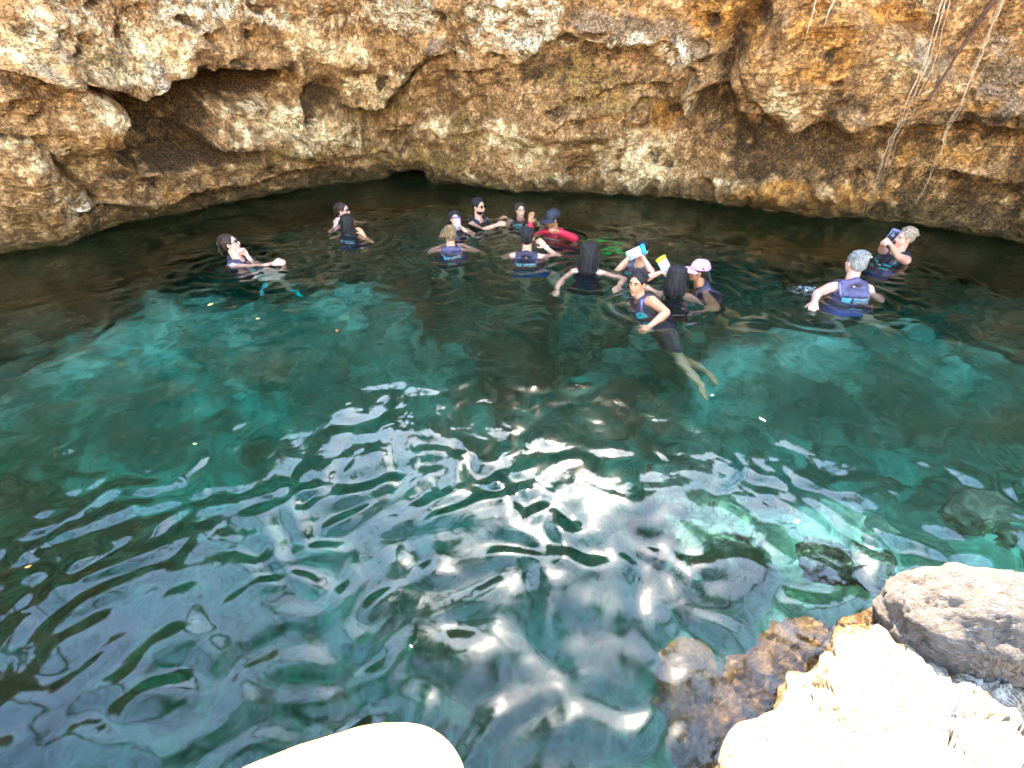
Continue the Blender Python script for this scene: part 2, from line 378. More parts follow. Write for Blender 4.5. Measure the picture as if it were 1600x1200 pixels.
ochre = np.maximum.reduce([blob(1110, 30, 60, 40), blob(1180, 50, 50, 40, 30), blob(1300, 40, 70, 40, 20), 0.9 * blob(1400, 20, 80, 18), 0.8 * blob(1290, 90, 60, 30), blob(1040, 180, 26, 26), 0.9 * blob(1230, 300, 90, 26), 0.9 * blob(1340, 305, 70, 20),
                           0.6 * blob(930, 150, 70, 14), 0.75 * blob(1440, 245, 120, 18), 0.6 * blob(310, 310, 90, 24), 0.5 * blob(560, 45, 70, 30), 0.6 * blob(400, 60, 30, 16), 0.7 * blob(480, 240, 40, 16), 0.5 * blob(130, 200, 60, 30), .7 * blob(1560, 155, 50, 14), .6 * blob(90, 340, 60, 24)])
pale = np.maximum.reduce([blob(440, 195, 110, 34, 8), blob(1000, 255, 66, 46), blob(790, 205, 40, 26), 0.8 * blob(830, 235, 40, 26), 0.8 * blob(690, 195, 34, 20), blob(1420, 90, 44, 30), 0.8 * blob(1230, 150, 40, 40), 1.0 * blob(200, 80, 130, 45), 0.9 * blob(60, 50, 90, 50), .8 * blob(590, 130, 60, 30), .7 * blob(520, 70, 90, 40), 0.8 * blob(1145, 275, 22, 12), 0.8 * blob(735, 285, 34, 14), .8 * blob(130, 165, 50, 34), .6 * blob(40, 230, 50, 40), .8 * blob(1085, 145, 12, 30), .7 * blob(870, 275, 40, 14)])
olive = np.maximum.reduce([0.9 * sstep(300, 262, QY) * 0 + blob(640, 245, 70, 16), blob(700, 245, 40, 30), 0.8 * blob(900, 120, 110, 44, 10), 0.8 * blob(950, 155, 110, 14), 0.7 * blob(930, 212, 40, 16), 0.9 * blob(430, 240, 70, 18), 0.8 * blob(290, 235, 90, 22), blob(60, 395, 120, 22, -12), 0.8 * blob(620, 165, 60, 12), .7 * blob(560, 175, 60, 10), .8 * blob(1500, 340, 100, 30), 0.6 * blob(740, 190, 60, 40)])
inn = inframe
M1 = np.stack([rag(white) * inn, rag(grey, n2) * inn, rag(ochre, n1) * inn, np.ones_like(H)], -1)
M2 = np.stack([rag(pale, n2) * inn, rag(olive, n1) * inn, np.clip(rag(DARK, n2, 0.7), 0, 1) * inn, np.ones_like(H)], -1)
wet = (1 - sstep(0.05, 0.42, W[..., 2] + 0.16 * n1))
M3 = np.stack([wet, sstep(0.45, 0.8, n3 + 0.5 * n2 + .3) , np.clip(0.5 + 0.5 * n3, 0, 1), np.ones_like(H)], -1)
attr(cw, 'm1', M1); attr(cw, 'm2', M2); attr(cw, 'm3', M3)

def rock_wall_material():
    t = NT('limestone_wall'); p = t.pos()
    def split(name):
        a = t.n('ShaderNodeAttribute'); a.attribute_name = name; s = t.n('ShaderNodeSeparateColor'); t.l(a.outputs['Color'], s.inputs[0]); return s.outputs
    a1, a2, a3 = split('m1'), split('m2'), split('m3')
    nA = t.noise(p, 2.0, 6, 0.66, 0.2); nB = t.noise(p, 8.0, 5, 0.72, 0.0); nC = t.noise(p, 30, 3, 0.78); nD = t.noise(t.mapping(p, (1, 1, 0.3)), 6, 5, 0.7, 0.2); nE = t.noise(p, 75, 2, 0.8); nF = t.noise(t.mapping(p, (0.5, 0.5, 1.4)), 11, 4, 0.7, 0.2)
    c = t.mix(t.ramp(nA, 0.34, 0.66), (0.188, 0.079, 0.023), (0.579, 0.301, 0.120))
    c = t.mix(t.math('MULTIPLY', t.ramp(nB, 0.48, 0.66), 0.8), c, (0.799, 0.470, 0.219))
    c = t.mix(t.math('MULTIPLY', t.ramp(nD, 0.46, 0.62), 0.8), c, (0.124, 0.048, 0.011))
    c = t.mix(t.math('MULTIPLY', t.ramp(nF, 0.50, 0.62), 0.6), c, (0.280, 0.115, 0.023))
    c = t.mix(t.math('MULTIPLY', a2[0], t.ramp(nB, 0.25, 0.45, 0.7, 1.0)), c, t.mix(t.ramp(nB, 0.36, 0.62), (0.482, 0.258, 0.105), (0.950, 0.694, 0.389)))
    c = t.mix(t.math('MULTIPLY', a1[2], t.ramp(nD, 0.30, 0.55, 0.5, 0.95)), c, t.mix(t.ramp(nB, 0.36, 0.64), (0.161, 0.055, 0.006), (0.579, 0.241, 0.041)))
    c = t.mix(t.math('MULTIPLY', a2[1], t.ramp(nC, 0.36, 0.56, 0.35, 0.95)), c, t.mix(t.ramp(nC, 0.40, 0.62), (0.081, 0.044, 0.007), (0.280, 0.152, 0.033)))
    c = t.mix(t.math('MULTIPLY', a1[1], t.ramp(nC, 0.34, 0.56, 0.3, 0.9)), c, t.mix(t.ramp(nE, 0.38, 0.62), (0.081, 0.048, 0.029), (0.374, 0.252, 0.166)))
    c = t.mix(t.math('MULTIPLY', a1[0], t.math('MULTIPLY', t.ramp(nB, 0.38, 0.58), t.ramp(nC, 0.32, 0.52, 0.45, 1.0))), c, t.mix(t.ramp(nE, 0.36, 0.58), (0.410, 0.258, 0.153), (0.950, 0.810, 0.576)))
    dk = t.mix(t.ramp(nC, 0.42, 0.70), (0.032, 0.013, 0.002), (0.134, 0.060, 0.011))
    c = t.mix(t.math('MULTIPLY', a2[2], t.ramp(nB, 0.22, 0.45, 0.55, 0.97)), c, dk)  # recess shade and algae, mixed into the base colour
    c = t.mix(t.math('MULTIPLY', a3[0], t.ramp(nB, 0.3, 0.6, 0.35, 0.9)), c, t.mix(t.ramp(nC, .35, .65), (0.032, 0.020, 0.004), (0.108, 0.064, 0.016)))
    v = t.vor(p, 55); pit = t.math('MULTIPLY', t.ramp(v, 0.10, 0.24, 1, 0), t.ramp(nB, 0.48, 0.6)); c = t.mix(t.math('MULTIPLY', pit, 0.8), c, (0.043, 0.018, 0.006))
    v2 = t.vor(t.mapping(p, (1, 1, 1.3)), 80); c = t.mix(t.math('MULTIPLY', t.ramp(v2, 0.10, 0.2, 1, 0), t.ramp(nA, 0.46, 0.58)), c, (0.799, 0.506, 0.269))
    c = t.mix(t.ramp(nE, 0.40, 0.66, 0.0, 0.35), c, (0.097, 0.042, 0.011)); c = t.mix(t.ramp(nE, 0.46, 0.30, 0.0, 0.30), c, (0.772, 0.494, 0.269))
    wv = t.n('ShaderNodeMix', data_type='RGBA'); t.set(wv, 0, 0.10); t.l(p, wv.inputs[6]); cn = t.n('ShaderNodeTexNoise'); t.l(p, cn.inputs['Vector']); cn.inputs['Scale'].default_value = 3.0; cn.inputs['Detail'].default_value = 5; t.l(cn.outputs['Color'], wv.inputs[7])
    crack = t.vor(t.mapping(wv.outputs[2], (1, 1, 2.6)), 5.0, 'DISTANCE_TO_EDGE')
    ck = t.math('MULTIPLY', t.ramp(crack, 0.0, 0.03, 1, 0), t.ramp(nA, 0.50, 0.60)); c = t.mix(t.math('MULTIPLY', ck, 0.35), c, (0.054, 0.023, 0.007))
    cks = []
    for sc_, wd_, am_ in ((2.6, 0.010, 0.9), (6.5, 0.016, 0.75), (15.0, 0.030, 0.6)):
        e2 = t.noise(p, sc_, 5, 0.68, 0.7); cr = t.math('MULTIPLY', t.ramp(t.math('ABSOLUTE', t.math('SUBTRACT', e2, 0.5)), 0.0, wd_, 1, 0), t.ramp(t.noise(p, sc_ * 0.5, 1), 0.42, 0.56)); c = t.mix(t.math('MULTIPLY', cr, am_), c, (0.040, 0.020, 0.008)); cks.append(cr)
    gain = t.n('ShaderNodeMix', data_type='RGBA', blend_type='MULTIPLY'); gain.inputs[0].default_value = 1.0; t.l(c, gain.inputs[6])
    g1 = t.math('MULTIPLY', t.ramp(nC, 0.32, 0.66, 0.60, 1.62), t.ramp(nE, 0.32, 0.68, 0.72, 1.42)); cc = t.n('ShaderNodeCombineColor'); [t.l(g1, cc.inputs[k]) for k in range(3)]; t.l(cc.outputs[0], gain.inputs[7]); c = gain.outputs[2]
    v3 = t.vor(p, 22); h0 = t.ramp(v3, 0.05, 0.35, -0.35, 0.0)
    h = t.math('ADD', t.math('ADD', t.math('MULTIPLY', nB, 0.7), t.math('MULTIPLY', nC, 0.75)), t.math('MULTIPLY', h0, t.ramp(nA, 0.45, 0.6)))
    h = t.math('ADD', h, t.math('MULTIPLY', nE, 0.30)); h = t.math('SUBTRACT', h, t.math('ADD', t.math('MULTIPLY', ck, 0.12), t.math('MULTIPLY', pit, 0.25)))
    h = t.math('ADD', h, t.math('MULTIPLY', nF, 0.12))
    for cr in cks: h = t.math('SUBTRACT', h, t.math('MULTIPLY', cr, 0.22))
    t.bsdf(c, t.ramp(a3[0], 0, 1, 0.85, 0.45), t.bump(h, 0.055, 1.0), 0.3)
    return t.m
MAT_WALL = rock_wall_material()
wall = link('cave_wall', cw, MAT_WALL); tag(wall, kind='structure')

# plateau above the cave and the shore behind the photographer
def ground_mat(name, ca, cb, scale=1.2, moss=(0.10, 0.10, 0.03)):
    t = NT(name); p = t.pos()
    a, b2, c2 = t.noise(p, scale, 6, 0.6), t.noise(p, scale * 6, 6, 0.65), t.noise(p, scale * 40, 4, 0.7)
    c = t.mix(t.ramp(a, 0.3, 0.7), ca, cb); c = t.mix(t.math('MULTIPLY', t.ramp(b2, 0.52, 0.7), 0.6), c, moss)
    t.bsdf(c, 0.9, t.bump(t.math('ADD', b2, t.math('MULTIPLY', c2, 0.4)), 0.03), 0.3)
    return t.m
MAT_SHORE = ground_mat('limestone_shore', (0.46, 0.38, 0.28), (0.66, 0.58, 0.46), moss=(0.30, 0.24, 0.14))
MAT_SOIL = ground_mat('forest_soil', (0.10, 0.075, 0.045), (0.20, 0.16, 0.09))
gx = np.concatenate([np.linspace(-400, -12, 14), np.linspace(-11, 11, 90), np.linspace(12, 400, 14)])
gy = np.concatenate([np.linspace(-400, -8, 14), np.linspace(-7.5, 0.33, 50)])
GX, GY = np.meshgrid(gx, gy)
G = np.stack([GX, GY, np.zeros_like(GX)], -1)
G[..., 2] = 0.26 + 0.10 * fbm(G * 0.8, 4, 301) + 0.04 * fbm(G * 3.1, 3, 303)
front = G[-1:].copy(); rows = [G]
for dz, dy in ((0.05, 0.06), (0.30, 0.10), (0.9, 0.02), (2.2, -0.1), (4.5, -0.3)):
    f2 = front.copy(); f2[..., 2] -= dz; f2[..., 1] += dy + 0.05 * fbm(f2 * 2, 3, 307); rows.append(f2)
tag(link('shore_ground', grid_mesh('shore_ground', np.concatenate(rows)), MAT_SHORE), kind='structure')
# plateau: starts at the wall's last row and goes to the horizon
last = W[-1]
rows = [last + np.array([0, 0, -0.004])]
for k_, out_ in enumerate((1.5, 4, 10, 30, 120, 500)):
    q = last.copy(); q[:, 0] -= nxn * out_; q[:, 1] -= nyn * out_; q[:, 2] = last[:, 2] * max(0, 1 - out_ / 40) + 4.6 * min(1, out_ / 40) + 0.25 * fbm(q * 0.4, 3, 311); rows.append(q)
pl = np.stack(rows)[:, ::6]
tag(link('plateau_ground', grid_mesh('plateau_ground', pl[::-1]), MAT_SOIL), kind='structure')
# ================================================================== POOL FLOOR
fx = np.linspace(-9.6, 9.6, 260); fy = np.linspace(0.1, 11.2, 170)
FX, FY = np.meshgrid(fx, fy)
F = np.stack([FX, FY, np.zeros_like(FX)], -1)
def refr(px, py, depth):
    q = on_z(px, py); d = Vector((q.x, q.y, -CAM_H)).normalized(); n = Vector((0, 0, 1)); e = 1 / 1.333
    c = -d.dot(n); r = d * e + n * (e * c - math.sqrt(1 - e * e * (1 - c * c)))
    return q + r * (depth / -r.z)
def gpt(px, py): q = refr(px, py, 1.9); return q.x, q.y
def fb(px, py, rx, ry, p=2.0, rot=0):
    cx, cy_ = gpt(px, py); c, s = math.cos(math.radians(rot)), math.sin(math.radians(rot))
    x, y = FX + 0.25 * fn1 - cx, FY + 0.25 * fn2 - cy_
    X, Y = (x * c + y * s) / rx, (-x * s + y * c) / ry
    return np.exp(-(X * X + Y * Y) ** (p / 2))
fn1 = fbm(F * 0.9, 4, 401); fn2 = fbm(F * 0.9, 4, 405)
Zf = -3.3 + 0.5 * fbm(F * 0.5, 3, 411)
Zf += 1.9 * fb(300, 525, 1.9, 1.2, 2.2, 12) + 1.1 * fb(560, 490, 1.0, 0.8, 3)
Zf += 1.8 * fb(1400, 560, 2.0, 0.9, 2.4, -8) + 1.2 * fb(1180, 620, 0.9, 0.7, 3)
Zf += 1.35 * fb(1480, 850, 1.3, 0.9, 2) + 1.0 * fb(1150, 880, 0.7, 0.8, 2) + 1.2 * fb(1250, 1000, 0.9, 0.6)
Zf += 1.6 * fb(100, 640, 1.2, 0.6)
Zf -= 1.6 * sstep(1.1, -0.6, FX) * sstep(3.4, 1.6, FY)
side = sstep(6.0, 8.5, np.abs(FX)); Zf += 1.8 * side
Zf = np.minimum(Zf, -0.45)
Zf += 0.28 * (worley(F * 1.5 + fn1[..., None] * .3, 5) - 0.5) * -1.2 + 0.20 * fbm(F * 2.2, 5, 421) + 0.05 * ridged(F * 6, 3, 431)
Zf = np.minimum(Zf, -0.25)
F[..., 2] = Zf
def floor_mat(name, dark=(0.21, 0.23, 0.16), light=(0.62, 0.64, 0.50), lo=0.42, hi=0.68):
    t = NT(name); p = t.pos()
    a, b2, c2 = t.noise(p, 1.3, 6, 0.62, 0.5), t.noise(p, 5.5, 6, 0.65), t.noise(p, 30, 4, 0.7)
    c = t.mix(t.ramp(a, lo, hi), dark, light); c = t.mix(t.math('MULTIPLY', t.ramp(b2, 0.5, 0.66), 0.6), c, (0.10, 0.12, 0.06))
    v = t.vor(p, 9); c = t.mix(t.math('MULTIPLY', t.ramp(v, 0.1, 0.3, 1, 0), 0.35), c, (0.48, 0.48, 0.38))
    t.bsdf(c, 0.9, t.bump(t.math('ADD', b2, t.math('MULTIPLY', c2, 0.4)), 0.05), 0.2)
    return t.m
MAT_FLOOR = floor_mat('submerged_limestone')
tag(link('pool_floor', grid_mesh('pool_floor', F), MAT_FLOOR), kind='structure')

# ================================================================== WATER
wx = np.concatenate([np.linspace(-9.3, -3.0, 180, endpoint=False), np.linspace(-3.0, 3.0, 470, endpoint=False), np.linspace(3.0, 9.3, 180)])
wy = np.concatenate([np.linspace(0.05, 2.9, 220, endpoint=False), np.linspace(2.9, 10.8, 270)])
WX, WY = np.meshgrid(wx, wy)
Zw = np.zeros_like(WX)
wr = np.random.default_rng(21)
amp_mod = 0.75 + 0.5 * fbm(np.stack([WX, WY, 0 * WX], -1) * 0.5, 2, 501)
px_w = WX + 0.18 * fbm(np.stack([WX, WY, 0 * WX + 3], -1) * 1.1, 3, 505); py_w = WY + 0.18 * fbm(np.stack([WX, WY, 0 * WX + 9], -1) * 1.1, 3, 509)
calm = (1 - 0.6 * np.exp(-(((WX - 0.15) / 0.30) ** 2 + ((WY - 0.62) / 0.18) ** 2))) * (1 + 0.25 * sstep(2.3, 1.1, WY))
def wave(lam_lo, lam_hi, n, slope, iso=False):
    global Zw
    for i in range(n):
        lam = lam_lo * (lam_hi / lam_lo) ** wr.random(); th = wr.random() * 6.283 if iso else wr.normal(0.9, 1.15); kx, ky = math.cos(th) * 2 * math.pi / lam, math.sin(th) * 2 * math.pi / lam
        a = slope * lam / (2 * math.pi) * math.sqrt(2.0 / n) * (0.6 + 0.8 * wr.random())
        Zw = Zw + a * np.sin(kx * px_w + ky * py_w + wr.random() * 6.28)
wave(0.9, 2.2, 12, 0.018); wave(0.38, 0.9, 24, 0.042, True); wave(0.20, 0.38, 30, 0.060, True)
base_w = Zw; Zw = np.zeros_like(WX); wave(0.12, 0.22, 44, 0.095, True); Zw = (base_w * amp_mod + Zw * sstep(2.7, 1.4, WY) * (0.55 + 0.9 * sstep(-0.3, 0.5, fbm(np.stack([WX, WY, 0 * WX], -1) * 1.3, 2, 513)))) * calm
far = sstep(2.6, 4.2, WY)
fine = Zw.copy(); Zw = np.zeros_like(Zw); wave(0.11, 0.20, 16, 0.09); Zw = fine + Zw * far * amp_mod * 0.8
for qx, qy in ((372, 419), (534, 353), (544, 373), (712, 364), (703, 399), (751, 354), (814, 346), (862, 374), (822, 412), (918, 437), (998, 427), (1055, 471), (1092, 458), (1006, 480), (1330, 470), (1398, 422), (1264, 480), (452, 408)):
    q = on_z(qx, qy); rr_ = np.hypot(WX - q.x, WY - q.y); Zw = Zw + 0.0055 * np.exp(-((rr_ - 0.38) / 0.22) ** 2) * np.cos(2 * math.pi * rr_ / 0.17)
Pw = np.stack([WX, WY, Zw], -1)
def water_mat():
    t = NT('clear_green_water')
    g = t.n('ShaderNodeBsdfGlass'); g.inputs['IOR'].default_value = 1.333; g.inputs['Roughness'].default_value = 0.065; g.inputs['Color'].default_value = (1, 1, 1, 1)
    p = t.pos(); hh = t.math('ADD', t.math('MULTIPLY', t.noise(p, 6.5, 1.5, 0.5, 0.6), 1.0), t.math('MULTIPLY', t.noise(p, 13, 1.0, 0.5, 0.4), 0.20))
    t.l(t.bump(hh, 0.0055, 1.0), g.inputs['Normal'])
    t.l(g.outputs[0], t.out.inputs['Surface'])
    v = t.n('ShaderNodeVolumeAbsorption'); v.inputs['Color'].default_value = (0.12, 0.74, 0.70, 1); v.inputs['Density'].default_value = 0.70
    t.l(v.outputs[0], t.out.inputs['Volume'])
    return t.m
water = tag(link('water', grid_mesh('water', Pw), water_mat()), kind='structure')
MNEE = False
if MNEE:
    sd.cycles.is_caustics_light = True
    water.cycles.is_caustics_caster = True
    bpy.data.objects['pool_floor'].cycles.is_caustics_receiver = True

# ================================================================== ROCKS
def rock(name, center, size, mat, seed, label, cat='boulder', rot=0.0, sub=6, rough=0.16, fine=0.05, flat=2.6, strata=0.0, tilt=(0, 0), group=None, carve=None):
    bm = bmesh.new(); bmesh.ops.create_icosphere(bm, subdivisions=sub, radius=1.0)
    me = bpy.data.meshes.new(name); bm.to_mesh(me); bm.free()
    n = len(me.vertices); V = np.zeros(n * 3); me.vertices.foreach_get('co', V); V = V.reshape(-1, 3)
    V = V / (np.abs(V) ** flat).sum(1)[:, None] ** (1 / flat)                       # towards a rounded block
    S = np.array(size); nn = V / np.linalg.norm(V, axis=1)[:, None]
    Q = V * S
    s = S.mean()
    Q = Q + nn * (rough * s * fbm(Q / s * 1.1, 3, seed)[:, None] + fine * s * fbm(Q / s * 4.2, 4, seed + 5)[:, None] - 0.6 * fine * s * (np.abs(fbm(Q / s * 2.4, 3, seed + 9)) < 0.07)[:, None])
    if strata: Q = Q + nn * (strata * s * np.sin(Q @ np.array([3.0, 5.0, 9.0]) / s + 3 * fbm(Q / s, 3, seed + 13)))[:, None]
    R = np.array(Matrix.Rotation(math.radians(rot), 3, 'Z') @ Matrix.Rotation(math.radians(tilt[0]), 3, 'X') @ Matrix.Rotation(math.radians(tilt[1]), 3, 'Y'))
    Q = Q @ R.T
    me.vertices.foreach_set('co', Q.reshape(-1).astype(np.float32)); me.update()
    o = link(name, me, mat); o.location = center
    return tag(o, label, cat, group)
def rockmat(name, ca, cb, stain, scale=3.0, rough=0.85, stain_amt=0.6, veins=0.0, tide=False):
    t = NT(name); p = t.pos()
    a, b2, c2 = t.noise(p, scale, 6, 0.62, 0.6), t.noise(p, scale * 4.5, 6, 0.68, 0.3), t.noise(p, scale * 24, 5, 0.7)
    c = t.mix(t.ramp(a, 0.36, 0.66), ca, cb); c = t.mix(t.math('MULTIPLY', t.ramp(b2, 0.52, 0.68), stain_amt), c, stain)
    v = t.vor(p, scale * 22); pit = t.math('MULTIPLY', t.ramp(v, 0.1, 0.25, 1, 0), t.ramp(b2, 0.46, 0.6))
    c = t.mix(t.math('MULTIPLY', pit, 0.75), c, [x * 0.3 for x in stain])
    if veins:
        wv = t.noise(t.mapping(p, (1.0, 3.2, 4.0)), scale * 2.2, 7, 0.7, 1.2); c = t.mix(t.math('MULTIPLY', t.ramp(wv, 0.54, 0.60), veins), c, (0.15, 0.145, 0.15))
    e2 = t.noise(p, scale * 1.1, 8, 0.72, 1.4); cr = t.math('MULTIPLY', t.ramp(t.math('ABSOLUTE', t.math('SUBTRACT', e2, 0.5)), 0.0, 0.018, 1, 0), t.ramp(a, 0.40, 0.55)); c = t.mix(t.math('MULTIPLY', cr, 0.9), c, [x * 0.25 for x in stain])
    pit = t.math('ADD', pit, t.math('MULTIPLY', cr, 0.8))
    if tide:        # the golden-brown algae line a pool leaves on its stones
        sz = t.n('ShaderNodeSeparateXYZ'); t.l(p, sz.inputs[0]); zz = t.math('ADD', sz.outputs[2], t.math('MULTIPLY', t.math('SUBTRACT', b2, 0.5), 0.22))
        c = t.mix(t.ramp(zz, 0.02, 0.085, 0.95, 0), c, t.mix(t.ramp(c2, .35, .65), (0.030, 0.016, 0.004), (0.11, 0.066, 0.014)))
    h = t.math('SUBTRACT', t.math('ADD', t.math('MULTIPLY', b2, 0.8), t.math('MULTIPLY', c2, 0.4)), t.math('MULTIPLY', pit, 0.5))
    t.bsdf(c, rough, t.bump(h, 0.04, 1.0), 0.35)
    return t.m
M_BLEACH = rockmat('sunbleached_limestone', (0.26, 0.19, 0.11), (0.55, 0.47, 0.37), (0.085, 0.050, 0.014), 6.5, stain_amt=0.92, tide=True)
M_GREYROCK = rockmat('grey_pink_rock', (0.058, 0.048, 0.042), (0.115, 0.088, 0.066), (0.14, 0.082, 0.040), 5.0, veins=0.6, tide=True)
M_WETROCK = rockmat('wet_brown_rock', (0.040, 0.020, 0.006), (0.15, 0.080, 0.020), (0.020, 0.014, 0.005), 7.0, 0.35)
M_SUNK = rockmat('submerged_green_rock', (0.10, 0.115, 0.075), (0.30, 0.31, 0.22), (0.06, 0.07, 0.035), 3.5)
M_SUNKDARK = rockmat('submerged_dark_rock', (0.03, 0.035, 0.025), (0.07, 0.08, 0.055), (0.05, 0.06, 0.04), 2.4)
M_PALE = simple('pale_peach_shape', (0.84, 0.33, 0.11), 0.6, 0.3, 0.06, 12, 0.003)

rock('boulder', on_z(1545, 985, 0.12), (0.37, 0.20, 0.27), M_GREYROCK, 601, 'large grey and pink boulder at the water edge, veined, behind the white rock', rot=-6, rough=0.10, fine=0.035, strata=0.02, tilt=(14, -6))
rock('boulder', (1.36, 0.55, -0.03), (0.94, 0.46, 0.21), M_BLEACH, 611, 'sun bleached white rock shelf with pitted edge, below the grey boulder', rot=35, rough=0.13, fine=0.075, sub=7, tilt=(4, 3), flat=2.3)
rock('boulder', on_z(1275, 1235, 0.12), (0.26, 0.16, 0.17), M_BLEACH, 621, 'smooth white rounded rock in front of the pitted white shelf, bottom edge', rot=-12, rough=0.05, fine=0.015)
rock('boulder', on_z(1345, 985, -0.01), (0.10, 0.06, 0.06), M_WETROCK, 641, 'small mossy yellow brown rock between the grey boulder and the white shelf', rot=10, rough=0.2, fine=0.09)
rock('boulder', (0.99, 0.91, -0.13), (0.36, 0.09, 0.085), M_WETROCK, 651, 'long wet brown rock just under the water along the white shelf', rot=33, rough=0.25, fine=0.12)
rock('boulder', on_z(1085, 1130, -0.40), (0.15, 0.26, 0.16), M_WETROCK, 661, 'submerged brown rock under the sky reflections near the bottom edge', rot=5, rough=0.25, fine=0.10)
rock('boulder', on_z(520, 1330, 0.11), (0.38, 0.24, 0.24), M_PALE, 671, 'smooth pale rounded unidentified shape, modelled as a stone, blown out white at the bottom edge of the picture', rot=14, rough=0.02, fine=0.0, flat=3.0)  # stand-in stone for a shape of unknown kind
def sunk(px, py, depth, size, mat, seed, label, rot=0, **k):
    """a rock on the floor, measured where its refracted image shows"""
    p = refr(px, py, depth)
    o = rock('submerged_boulder', p, size, mat, seed, label, 'boulder', rot, **{'rough': 0.22, 'fine': 0.10, **k}); o.cycles.is_caustics_receiver = False
    return o
sunk(1085, 830, 1.5, (0.36, 0.42, 0.5), M_SUNK, 701, 'green submerged block with a straight edge under the sun glints', 8, rough=0.12, flat=4)
sunk(1320, 885, 0.9, (0.24, 0.15, 0.16), M_SUNKDARK, 711, 'dark oval rock under the green water near the grey boulder', -20)
sunk(1530, 800, 0.9, (0.22, 0.16, 0.16), M_SUNK, 721, 'pale turquoise rock under water above the grey boulder', 20)
# ================================================================== PEOPLE
class Acc:
    """collects closed shapes that are fused into one skin"""
    def __init__(s): s.v = []; s.f = []
    def add(s, V, Fc):
        o = len(s.v); s.v.extend(V); s.f.extend([tuple(i + o for i in f) for f in Fc])
    def _rings(s, rings, tip0, tip1):
        n = len(rings[0]); V = [tip0] + [p for r in rings for p in r] + [tip1]; Fc = []
        for j in range(n): Fc.append((0, 1 + (j + 1) % n, 1 + j))
        for i in range(len(rings) - 1):
            for j in range(n):
                a, b = 1 + i * n + j, 1 + i * n + (j + 1) % n; Fc.append((a, b, b + n, a + n))
        e = len(V) - 1; q = 1 + (len(rings) - 1) * n
        for j in range(n): Fc.append((e, q + j, q + (j + 1) % n))
        s.add(V, Fc)
    def cone(s, p0, r0, p1, r1, n=10, m=4):
        p0, p1 = Vector(p0), Vector(p1); ax = p1 - p0; L = ax.length
        ax = ax / L if L > 1e-6 else Vector((0, 0, 1))
        e1 = ax.orthogonal().normalized(); e2 = ax.cross(e1)
        rings = []
        for i in range(1, m + 1):
            a = -math.pi / 2 + math.pi / 2 * i / m; c, z = math.cos(a) * r0, math.sin(a) * r0
            rings.append([p0 + ax * z + (e1 * math.cos(2 * math.pi * j / n) + e2 * math.sin(2 * math.pi * j / n)) * c for j in range(n)])
        for i in range(0, m):
            a = math.pi / 2 * i / m; c, z = math.cos(a) * r1, math.sin(a) * r1
            rings.append([p1 + ax * z + (e1 * math.cos(2 * math.pi * j / n) + e2 * math.sin(2 * math.pi * j / n)) * c for j in range(n)])
        s._rings(rings, p0 - ax * r0, p1 + ax * r1)
    def ell(s, c, a, b, u, n=14, m=9, pw=1.0):
        c = Vector(c); rings = []
        for i in range(1, m):
            t = -math.pi / 2 + math.pi * i / m
            rings.append([c + u * math.sin(t) + (a * math.cos(2 * math.pi * j / n) + b * math.sin(2 * math.pi * j / n)) * (math.cos(t) ** pw) for j in range(n)])
        s._rings(rings, c - u, c + u)
    def chain(s, pts, rad, n=10):
        for (p, r), (q, t) in zip(zip(pts[:-1], rad[:-1]), zip(pts[1:], rad[1:])): s.cone(p, r, q, t, n)
    def mesh(s, name):
        me = bpy.data.meshes.new(name); me.from_pydata([tuple(v) for v in s.v], [], s.f); me.update(); return me
    def fused(s, name, voxel, smooth=2, fac=0.5):
        me = s.mesh(name + '_raw'); o = bpy.data.objects.new('tmp', me); COL.objects.link(o)
        m = o.modifiers.new('r', 'REMESH'); m.mode = 'VOXEL'; m.voxel_size = voxel
        if smooth:
            k = o.modifiers.new('s', 'SMOOTH'); k.factor = fac; k.iterations = smooth
        dg = bpy.context.evaluated_depsgraph_get()
        out = bpy.data.meshes.new_from_object(o.evaluated_get(dg)); out.name = name
        bpy.data.objects.remove(o); bpy.data.meshes.remove(me)
        return out
def frame(fwd, up):
    f = Vector(fwd).normalized(); u = Vector(up); u = (u - f * u.dot(f)).normalized(); return f.cross(u), f, u      # right, forward, up
def ik(a, t, l1, l2, hint):
    d = t - a; L = d.length; mx = (l1 + l2) * 0.985
    if L > mx: t = a + d * (mx / L); d = t - a; L = mx
    x = (l1 * l1 - l2 * l2 + L * L) / (2 * L); h = math.sqrt(max(l1 * l1 - x * x, 1e-5)); ax = d / L
    hh = Vector(hint) - ax * Vector(hint).dot(ax)
    if hh.length < 1e-4: hh = ax.orthogonal()
    return a + ax * x + hh.normalized() * h, t

def skin_mat(name, col):
    t = NT(name); p = t.obj()
    c = t.mix(t.ramp(t.noise(p, 9, 4), 0.3, 0.7), [x * 0.88 for x in col], [min(1, x * 1.08) for x in col])
    c = t.mix(t.math('MULTIPLY', t.ramp(t.noise(p, 22, 3), 0.5, 0.75), 0.35), c, (col[0], col[1] * 0.72, col[2] * 0.66))
    b = t.bsdf(c, t.ramp(t.noise(p, 40, 3), 0.3, 0.7, 0.32, 0.55), t.bump(t.noise(p, 160, 3), 0.0012), 0.45)
    b.inputs['Subsurface Weight'].default_value = 0.12; b.inputs['Subsurface Radius'].default_value = (0.02, 0.008, 0.004); b.inputs['Subsurface Scale'].default_value = 0.6
    return t.m
SK = {k: skin_mat('skin_' + k, c) for k, c in dict(fair=(0.66, 0.325, 0.225), light=(0.60, 0.295, 0.18), tan=(0.52, 0.225, 0.11), brown=(0.34, 0.138, 0.062)).items()}
